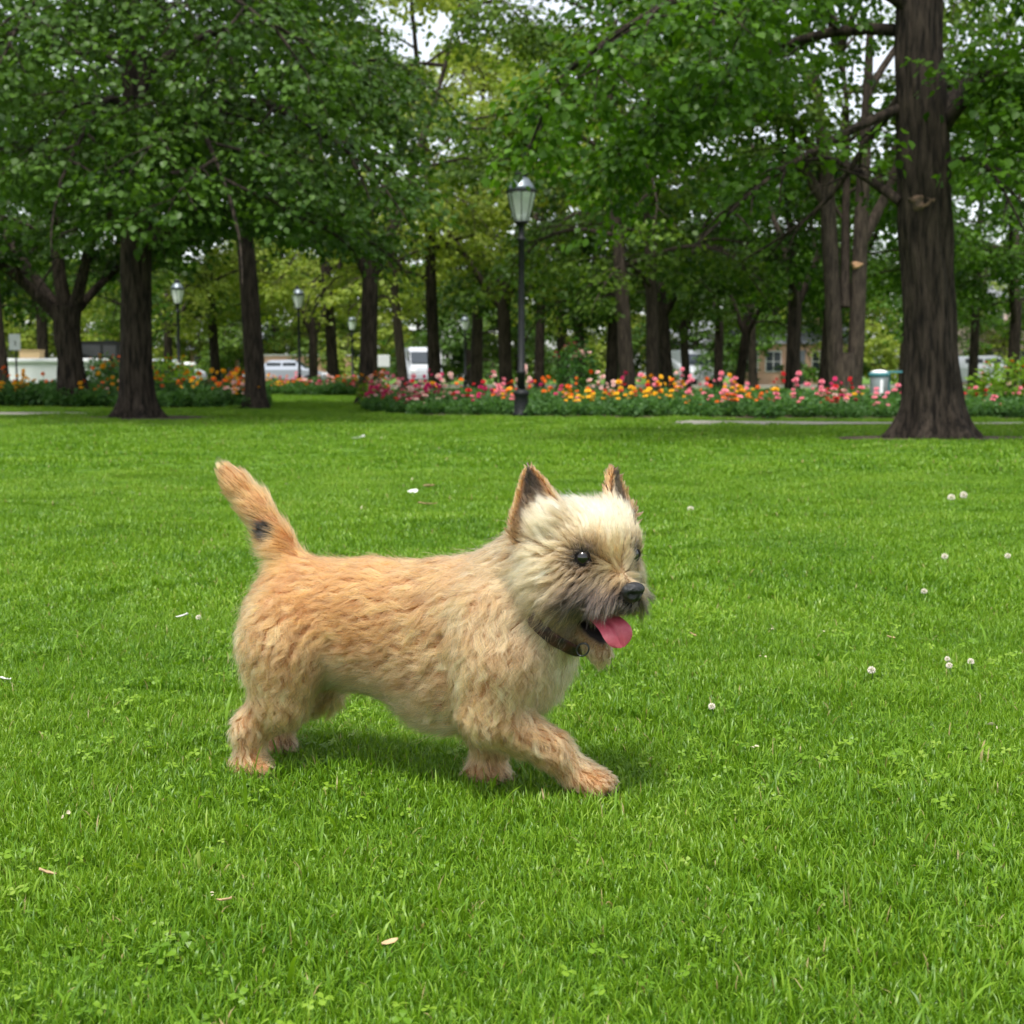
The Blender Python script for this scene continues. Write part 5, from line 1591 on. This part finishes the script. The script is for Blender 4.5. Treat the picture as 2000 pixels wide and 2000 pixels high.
    blend(head_w * np.clip((hl[:, 2] - 0.010) / 0.03, 0, 1) * .9, PALE)           # pale crown: overexposed brightness put into the coat colour
    sp_ = np.linalg.norm(V - at(517, 1047, 2.108), axis=1); blend(np.clip((0.0175 - sp_) / 0.004, 0, 1), BLACK * .6); ln *= np.clip(.45 + (sp_ - .012) / .05, .45, 1)                      # dark spot on the tail
    blend(blob(T[-1], 0.008) * .8, GREY)
    eye_n, eye_f = at(1138, 1099, 1.868), at(1238, 1093, 1.925)
    def seat(e):
        d_ = unit(e - np.array((0, 0, CAM_H))); ss = np.arange(-0.06, 0.06, 0.0005)
        dd_ = sample(D, e + ss[:, None] * d_)
        i_ = np.argmax(dd_ < 0.0015) if (dd_ < 0.0015).any() else np.argmin(dd_)
        return e + (ss[i_] + 0.0082) * d_ - (0 if e[0] < .16 else 0.004) * np.array((1, 0, 0))
    eye_n, eye_f = seat(eye_n), seat(eye_f)
    for e in (eye_n, eye_f):
        blend(blob(e, 0.031) * .98, BLACK * .7)
        blend(blob(e - U * 0.020 + F * 0.014, 0.018) * .55, SABLE)
    nose = at(1236, 1166, 1.822)
    blend(blob(nose - F * 0.010, 0.026) * .85, GREY)
    blend(head_w * np.clip((hl[:, 0] - 0.040) / 0.022, 0, 1) * np.clip((-0.024 - hl[:, 2]) / 0.014, 0, 1) * (1 - jw), GREY)
    blend(head_w * np.clip((hl[:, 0] - 0.050) / 0.02, 0, 1) * np.clip((np.abs(hl[:, 1]) - 0.010) / 0.012, 0, 1) * np.clip((-0.012 - hl[:, 2]) / 0.010, 0, 1) * (1 - jw) * .95, GREY)
    blend(wname("lip") * np.clip((hl[:, 0] - 0.055) / 0.03, 0, 1) * .8, GREY * 1.3)
    blend(np.clip((hl[:, 2] + 0.06) / -0.03, 0, 1) * jw * .3, SABLE)
    blend(blob(H(0.050, 0.028, -0.080), 0.020) * .85, BLACK * 2)                   # dark corner of the mouth
    for e in EARS:
        v = V - e["base"]; hh = np.clip((v @ e["a"]) / e["H"], 0, 1); x = np.abs(v @ e["w"]); z = v @ e["n"]
        ew = wname("ear") * (np.linalg.norm(v - np.outer(np.clip(v @ e["a"], 0, e["H"]), e["a"]), axis=1) < .06)
        half = e["W"] * ((1 - hh) / .82).clip(0.05, 1) ** .82
        blend(ew, np.array((0.085, 0.040, 0.020)))
        blend(ew * (x / half < .72) * (N @ e["n"] > 0), BLACK * 2.2)
        blend(ew * np.clip((x / half - .62) / .25, 0, 1) * np.clip(hh * 2, 0, 1), RUST)
    for c in (pc + np.array((.035, -.004, -.008)),):
        blend(blob(c, 0.010) * .7, BLACK * 2)

    # hairless spots: eyes, nose, mouth
    dens = np.ones(len(V))
    for e in (eye_n, eye_f):
        dens[np.linalg.norm(V - e, axis=1) < 0.0104] = 0
    dens[np.linalg.norm(V - nose, axis=1) < 0.017] = 0
    dm = dist(V, dict(mouth, ra=mouth["ra"] + .002, rb=mouth["rb"] + .002))
    dens[dm < 0.0015] = 0; blend(np.clip(1 - dm / 0.006, 0, 1) * head_w, BLACK)
    in_mouth = dm < 0.001
    # shorter hair round the eyes and on the front of the muzzle
    for e in (eye_n, eye_f):
        de = np.linalg.norm(V - e, axis=1)
        ln *= np.clip(0.22 + (de - 0.010) / 0.036, 0.22, 1)
    ln *= np.where(head_w > .5, np.clip(0.20 + dm / 0.030, 0.20, 1), 1)
    ln *= np.clip(0.35 + (np.linalg.norm(V - nose, axis=1) - 0.014) / 0.030, 0.35, 1)
    belly = trunk * np.clip((-N[:, 2] - .2), 0, 1)
    ln = ln * (1 + belly * .5)

    # body colour layer (skin seen through the coat)
    ca = me.color_attributes.new("coat", 'FLOAT_COLOR', 'POINT')
    skin = col * 0.55; skin[in_mouth] = (0.012, 0.005, 0.005)
    ca.data.foreach_set("color", np.concatenate([skin, np.ones((len(V), 1))], 1).astype(np.float32).ravel())

    # ---- materials
    mb = bpy.data.materials.new("dog_skin"); mb.use_nodes = True
    p = mb.node_tree.nodes["Principled BSDF"]; p.inputs["Roughness"].default_value = 0.8
    a = mb.node_tree.nodes.new("ShaderNodeAttribute"); a.attribute_name = "coat"
    mb.node_tree.links.new(a.outputs["Color"], p.inputs["Base Color"])
    me.materials.append(mb)
    mh = bpy.data.materials.new("dog_fur"); mh.use_nodes = True
    nt = mh.node_tree; nt.nodes.clear()
    out = nt.nodes.new("ShaderNodeOutputMaterial")
    hb = nt.nodes.new("ShaderNodeBsdfHairPrincipled"); hb.model = 'CHIANG'; hb.parametrization = 'COLOR'
    a = nt.nodes.new("ShaderNodeAttribute"); a.attribute_name = "tint"
    nt.links.new(a.outputs["Color"], hb.inputs["Color"])
    hb.inputs["Roughness"].default_value = 0.42
    hb.inputs["Radial Roughness"].default_value = 0.55
    hb.inputs["Coat"].default_value = 0.0
    nt.links.new(hb.outputs[0], out.inputs["Surface"])

    ctr = at(760, 1535, 2.0); ctr[2] = 0
    root = empty("dog", ctr + np.array((0, 0, 0.007)))
    tag(root, "shaggy wheaten terrier trotting over the lawn with open mouth and raised tail", "dog")
    def put(o):
        o.parent = root; o.matrix_parent_inverse = Matrix.Translation(-Vector(ctr)); return o
    body = put(link("body", me))

    # ---- hair
    tri = np.concatenate([Fq[:, [0, 1, 2]], Fq[:, [0, 2, 3]]])
    e1 = V[tri[:, 1]] - V[tri[:, 0]]; e2 = V[tri[:, 2]] - V[tri[:, 0]]
    area = 0.5 * np.linalg.norm(np.cross(e1, e2), axis=1)
    earw = wname("ear"); tailw = wname("tail")
    tw = area * dens[tri].min(1) * (1 + 1.0 * head_w[tri].mean(1) + 2.5 * earw[tri].mean(1)) * np.where(N[tri].mean(1)[:, 1] > 0.55, 0.45, 1.0)
    def roots(count, seed):
        r = np.random.default_rng(seed)
        ti = r.choice(len(tri), count, p=tw / tw.sum())
        a, b = r.random(count), r.random(count)
        fl = a + b > 1; a[fl], b[fl] = 1 - a[fl], 1 - b[fl]
        bc = np.stack([1 - a - b, a, b], 1)
        ev = lambda A: (A[tri[ti]] * (bc[..., None] if A.ndim > 1 else bc)).sum(1)
        return dict(p=ev(V), n=ev(N), f=ev(flow), ln=ev(ln), col=ev(col), wave=ev(wave), lift=ev(lift), hw=ev(head_w), ear=ev(earw), tail=ev(tailw))
    K = 11
    NG, NS = HAIR_GUIDES, HAIR_STRANDS
    g = roots(NG, 11)
    # smooth large-scale variation of direction gives tufts and partings
    def wob(p, sc, seed):
        r = np.random.default_rng(seed); o = np.zeros((len(p), 3))
        for _ in range(7):
            k = r.normal(size=3) * sc; o += np.sin(p @ k + r.random() * 6.3)[:, None] * r.normal(size=3)
        return o / 3.0
    pts = np.zeros((NG, K, 3)); pts[:, 0] = g["p"] - g["n"] * 0.0015
    L = g["ln"] * rng.uniform(0.75, 1.2, NG)
    fdir = g["f"] + (wob(g["p"], 40, 3) * 0.22 + wob(g["p"], 120, 4) * 0.16 + rng.normal(size=(NG, 3)) * 0.07) * ((1 - .8 * g["ear"]) * (1 - .75 * g["tail"]))[:, None]
    fdir -= g["n"] * (fdir * g["n"]).sum(1, keepdims=True)
    fdir /= np.linalg.norm(fdir, axis=1, keepdims=True) + 1e-9
    bin_ = np.cross(g["n"], fdir)
    ph = wob(g["p"], 45, 8)[:, 0] * 4 + rng.normal(size=NG) * 1.1; fr = rng.uniform(0.6, 1.3, NG)
    lf = g["lift"] * rng.uniform(0.6, 1.4, NG)
    for k in range(1, K):
        t = (k - 0.5) / (K - 1)
        d = fdir + g["n"] * (lf * (1.15 - 1.0 * t))[:, None] + dn * (0.15 * t * np.clip(L / .03, 0, 1.4) * (1 - .7 * g["hw"]) * (1 - g["ear"]))[:, None]
        d = d + bin_ * (g["wave"] ** 1.3 * 1.0 * np.sin(ph + fr * t * 9.0))[:, None] + g["n"] * (g["wave"] * 0.22 * np.cos(ph * 1.7 + fr * t * 8.0))[:, None]
        d /= np.linalg.norm(d, axis=1, keepdims=True)
        q = pts[:, k - 1] + d * (L / (K - 1))[:, None]
        dd = sample(D, q); gn = sample(G, q); gn /= np.linalg.norm(gn, axis=1, keepdims=True) + 1e-9
        need = np.clip(0.0022 + 0.0035 * t - dd, 0, 0.01)
        pts[:, k] = q + gn * need[:, None]
    rel = pts - pts[:, :1]
    s = roots(NS, 12)
    from mathutils.kdtree import KDTree
    kd = KDTree(NG)
    for i, pp in enumerate(g["p"]): kd.insert(pp, i)
    kd.balance()
    gi = np.array([kd.find(pp)[1] for pp in s["p"]])
    same = (s["n"] * g["n"][gi]).sum(1) > 0.2
    sc = rng.uniform(0.70, 1.12, NS) * np.where(same, 1, .5)
    # the odd stray hair is longer and stands off
    stray = rng.random(NS) < 0.05
    sc = np.where(stray, sc * 1.2, sc)
    own = (s["p"] - s["n"] * 0.0015)[:, None] + rel[gi] * sc[:, None, None]
    tt = np.linspace(0, 1, K)
    stray &= s["tail"] < .5
    cl = np.where(stray, 0.15, rng.uniform(0.45, 0.90, NS) * np.where(same, 1, 0) * (1 - .6 * s["tail"]))
    tgt = pts[gi][:, 0:1] + rel[gi] * sc[:, None, None]
    cf = (tt[None] ** 1.3) * cl[:, None]
    Q = own * (1 - cf[..., None]) + tgt * cf[..., None]
    fz = rng.normal(size=(NS, 3)) * (s["ln"] * np.where(stray, 0.25, 0.07) * (1 - .7 * s["ear"]))[:, None]
    Q += fz[:, None] * (tt[None, :, None] ** 1.3)
    rad = 0.00021 * rng.uniform(0.75, 1.25, NS)[:, None] * (1 - 0.80 * tt[None] ** 1.6)
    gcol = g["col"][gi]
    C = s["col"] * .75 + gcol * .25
    big = wob(g["p"], 28, 21)[:, 0] * .16 + wob(g["p"], 75, 22)[:, 0] * .14
    lockv = np.exp(big[gi]) * np.exp(np.random.default_rng(5).normal(0, 0.30, NG))[gi]
    C = C * (lockv * np.exp(rng.normal(0, 0.12, NS)))[:, None]
    dark_m = np.clip((s["hw"] > .5) * (C.mean(1) < .16) * (rng.random(NS) < .16), 0, 1)[:, None]
    C = C * (1 - dark_m) + CREAM[None] * .8 * dark_m
    drk = (rng.random(NS) < 0.06) & (s["hw"] < .5)
    C[drk] *= 0.55
    # whiskers: long dark hairs on the muzzle and chin
    wk = []
    for _ in range(46):
        sd = rng.choice((-1, 1)); f0 = rng.uniform(0.078, 0.112)
        if rng.random() < .3:
            st = H(rng.uniform(.06, .088), sd * .008, -0.120); dr = -U * .8 + F * .5 + Rt * sd * .3
        else:
            st = H(f0, sd * 0.026, rng.uniform(-0.066, -0.044)); dr = Rt * sd * 1.0 - U * .45 + F * .35
        dr = unit(dr + rng.normal(size=3) * .25); LL = rng.uniform(.018, .045)
        wk.append([st + dr * LL * t + dn * 0.010 * t * t for t in tt])
    wk = np.array(wk)
    Q = np.concatenate([Q, wk]); rad = np.concatenate([rad, np.full((len(wk), 1), .00016) * (1 - .7 * tt[None])])
    C = np.concatenate([C, np.tile(BLACK, (len(wk), 1))])
    C = np.clip(C, 0.004, 0.85)
    hc = bpy.data.hair_curves.new("dog_fur")
    hc.add_curves([K] * len(Q))
    hc.attributes["position"].data.foreach_set("vector", Q.astype(np.float32).ravel())
    ra = hc.attributes.get("radius") or hc.attributes.new("radius", 'FLOAT', 'POINT')
    ra.data.foreach_set("value", rad.astype(np.float32).ravel())
    ta = hc.attributes.new("tint", 'FLOAT_COLOR', 'CURVE')
    ta.data.foreach_set("color", np.concatenate([C, np.ones((len(C), 1))], 1).astype(np.float32).ravel())
    hc.materials.append(mh)
    fur = bpy.data.objects.new("fur", hc); COL.objects.link(fur); put(fur)

    # ---- eyes
    m_eye = mat("dog_eye", (0.006, 0.005, 0.005), rough=0.04, spec=0.7)
    m_lid = mat("dog_eyelid", (0.008, 0.006, 0.006), rough=0.8, spec=0.2)
    m_nose = mat("dog_nose", (0.010, 0.010, 0.011), rough=0.38, spec=0.5, bump=(420, 0.35))
    for e in (eye_n, eye_f):
        bm = bmesh.new(); bmesh.ops.create_uvsphere(bm, u_segments=24, v_segments=16, radius=0.0108)
        bmesh.ops.translate(bm, vec=Vector(e), verts=bm.verts)
        put(link("eye", bm_mesh("dog_eye", bm, True), mats=[m_eye]))
        # dark rim of the lids
        gn_ = unit(sample(G, (e - unit(e - np.array((0, 0, CAM_H))) * 0.006)[None])[0]); vw = unit(gn_ * .6 - unit(e - np.array((0, 0, CAM_H))) * .4)
        a1 = unit(np.cross(vw, U)); a2 = np.cross(a1, vw)
        lid = [e + vw * 0.0052 + a1 * 0.0100 * math.cos(q) + a2 * (0.0078 * math.sin(q) + .0012 * math.cos(2 * q)) for q in np.linspace(0, 2 * math.pi, 33)]
        lv, lf_ = tube_arrays(lid, np.full(33, .0021), 8)
        put(link("eyelid", mesh_np("dog_eyelid", lv, lf_, True), mats=[m_lid]))
    # ---- nose: rounded wedge with two nostrils
    bm = bmesh.new(); bmesh.ops.create_uvsphere(bm, u_segments=40, v_segments=28, radius=1.0)
    for v in bm.verts:
        f, r, u = v.co.x, v.co.y, v.co.z
        tw_ = 1.0 + 0.22 * u                       # broader on top
        r2 = r * tw_; f2 = f + 0.10 * u
        for sd in (1, -1):
            dd = ((r - sd * 0.52) / .26) ** 2 + ((u + 0.12) / .24) ** 2
            if f > 0: f2 -= 0.55 * math.exp(-dd)
        if f > 0: f2 -= 0.18 * math.exp(-(r / .08) ** 2) * (1 if u < 0.2 else 0)
        if u > 0: u *= .85
        v.co = Vector(nose + F * f2 * 0.0125 + Rt * r2 * 0.0170 + U * u * 0.0150)
    put(link("nose", bm_mesh("dog_nose", bm, True), mats=[m_nose]))
    # ---- claws
    m_cl = mat("dog_claw", (0.02, 0.015, 0.012), rough=0.35)
    for q in [p_ for p_ in P if p_["t"] == "e" and 0.014 < p_["s"][0] < 0.019 and p_["s"][1] < 0.0095]:
        fw = unit(np.array((BX[0], BX[1], 0)) * .9 + np.array((0, 0, -.45)))
        tip = q["c"] + fw * q["s"][0] * 1.0; tv, tf = tube_arrays([tip - fw * .004, tip + fw * .003, tip + fw * .008 + dn * .002], [.0028, .0024, .0006], 7)
        put(link("claw", mesh_np("dog_claw", tv, tf, True), mats=[m_cl]))
    # ---- tongue: a spoon-shaped sheet hanging out over the jaw
    m_t = mat("dog_tongue", (0.40, 0.055, 0.085), rough=0.30, spec=0.5, noise=(120, (0.47, 0.09, 0.12)), bump=(700, 0.25))
    spine = [at(1164, 1214, 1.880), at(1184, 1225, 1.860), at(1198, 1238, 1.850), at(1208, 1254, 1.846), at(1213, 1273, 1.849)]
    sp = np.array(spine)
    ts = np.linspace(0, 1, 17); idx = np.linspace(0, 1, len(sp))
    sp = np.stack([np.interp(ts, idx, sp[:, i]) for i in range(3)], 1)
    for _ in range(3):
        sp[1:-1] = (sp[:-2] + 2 * sp[1:-1] + sp[2:]) / 4
    wd = np.interp(ts, [0, .3, .62, 1], [.014, .0180, .0210, .0210]) * np.sqrt(np.clip(1 - np.clip((ts - .62) / .385, 0, 1) ** 2, 0.004, 1))
    Wd = unit(Rt * .82 - F * .22 - U * .30)
    tn = np.gradient(sp, axis=0); tn /= np.linalg.norm(tn, axis=1, keepdims=True)
    vs, fs = [], []
    M_ = 13
    for side_ in (1, -1):
        for i in range(len(sp)):
            nn = unit(np.cross(Wd, tn[i])); nn = nn if nn @ F > 0 else -nn
            for j in range(M_):
                x = -1 + 2 * j / (M_ - 1)
                hgt = -0.0042 * math.exp(-(x / .13) ** 2) + 0.0018 * (1 - x * x) + 0.004 * x * x
                th = 0.0026 * math.sqrt(max(0, 1 - x * x)) + 0.0002
                vs.append(sp[i] + Wd * x * wd[i] + nn * (hgt + side_ * th))
    nv = len(sp) * M_
    for o_, flip in ((0, False), (nv, True)):
        for i in range(len(sp) - 1):
            for j in range(M_ - 1):
                q = (o_ + i * M_ + j, o_ + i * M_ + j + 1, o_ + (i + 1) * M_ + j + 1, o_ + (i + 1) * M_ + j)
                fs.append(q[::-1] if flip else q)
    put(link("tongue", mesh_np("dog_tongue", np.array(vs), np.array(fs), True), mats=[m_t]))
    # ---- collar: worn leather band round the neck, with a ring
    cc = at(1062, 1180, 1.945)
    A_, C_ = at(975, 1128, 1.90), at(1118, 1286, 1.875)
    e1_ = unit(C_ - A_); nrm = unit(np.cross(e1_, unit(np.array((0.35, 0.9, 0.05))))); e2_ = np.cross(nrm, e1_)
    loop = []
    NB = 72
    for i in range(NB):
        a_ = 2 * math.pi * i / NB
        dr = e1_ * math.cos(a_) + e2_ * math.sin(a_)
        ss = np.arange(0.02, 0.16, 0.0008)
        dd = sample(D, cc + ss[:, None] * dr)
        off_ = -0.003 + 0.0120 * np.clip((math.cos(a_) + .25) / .85, 0, 1)
        hit = np.argmax(dd > off_) if (dd > off_).any() else len(ss) - 1
        loop.append(ss[hit])
    loop = np.array(loop)
    for _ in range(6): loop = (np.roll(loop, 1) + 2 * loop + np.roll(loop, -1)) / 4
    vs, fs = [], []
    for i in range(NB):
        a_ = 2 * math.pi * i / NB
        dr = e1_ * math.cos(a_) + e2_ * math.sin(a_)
        for hgt, off in ((-.0085, 0), (-.0085, .0028), (-.006, .0038), (.006, .0038), (.0085, .0028), (.0085, 0)):
            vs.append(cc + dr * (loop[i] + off) + nrm * hgt)
    for i in range(NB):
        j = (i + 1) % NB
        for k in range(6):
            l = (k + 1) % 6
            fs.append((i * 6 + k, j * 6 + k, j * 6 + l, i * 6 + l))
    m_c = mat("dog_collar_leather", (0.012, 0.008, 0.007), rough=0.5, noise=(60, (0.06, 0.012, 0.010), .12), bump=(300, .3))
    col_o = put(link("collar", mesh_np("dog_collar", np.array(vs), np.array(fs), True), mats=[m_c]))
    m_r = mat("dog_collar_ring", (0.05, 0.05, 0.05), rough=0.3, metal=0.9)
    rc = at(1138, 1279, 1.862)
    ringp = [rc + 0.0085 * (math.cos(t) * unit((.9, -.3, .2)) + math.sin(t) * np.array((0, 0, 1))) for t in np.linspace(0, 2 * math.pi, 25)]
    tv, tf = tube_arrays(ringp, np.full(25, .0013), 8)
    ro = link("ring", mesh_np("collar_ring", tv, tf, True), mats=[m_r]); ro.parent = col_o
    ro.matrix_parent_inverse = Matrix.Identity(4)
    return root


HAIR_GUIDES, HAIR_STRANDS = 6500, 170000
build_dog()
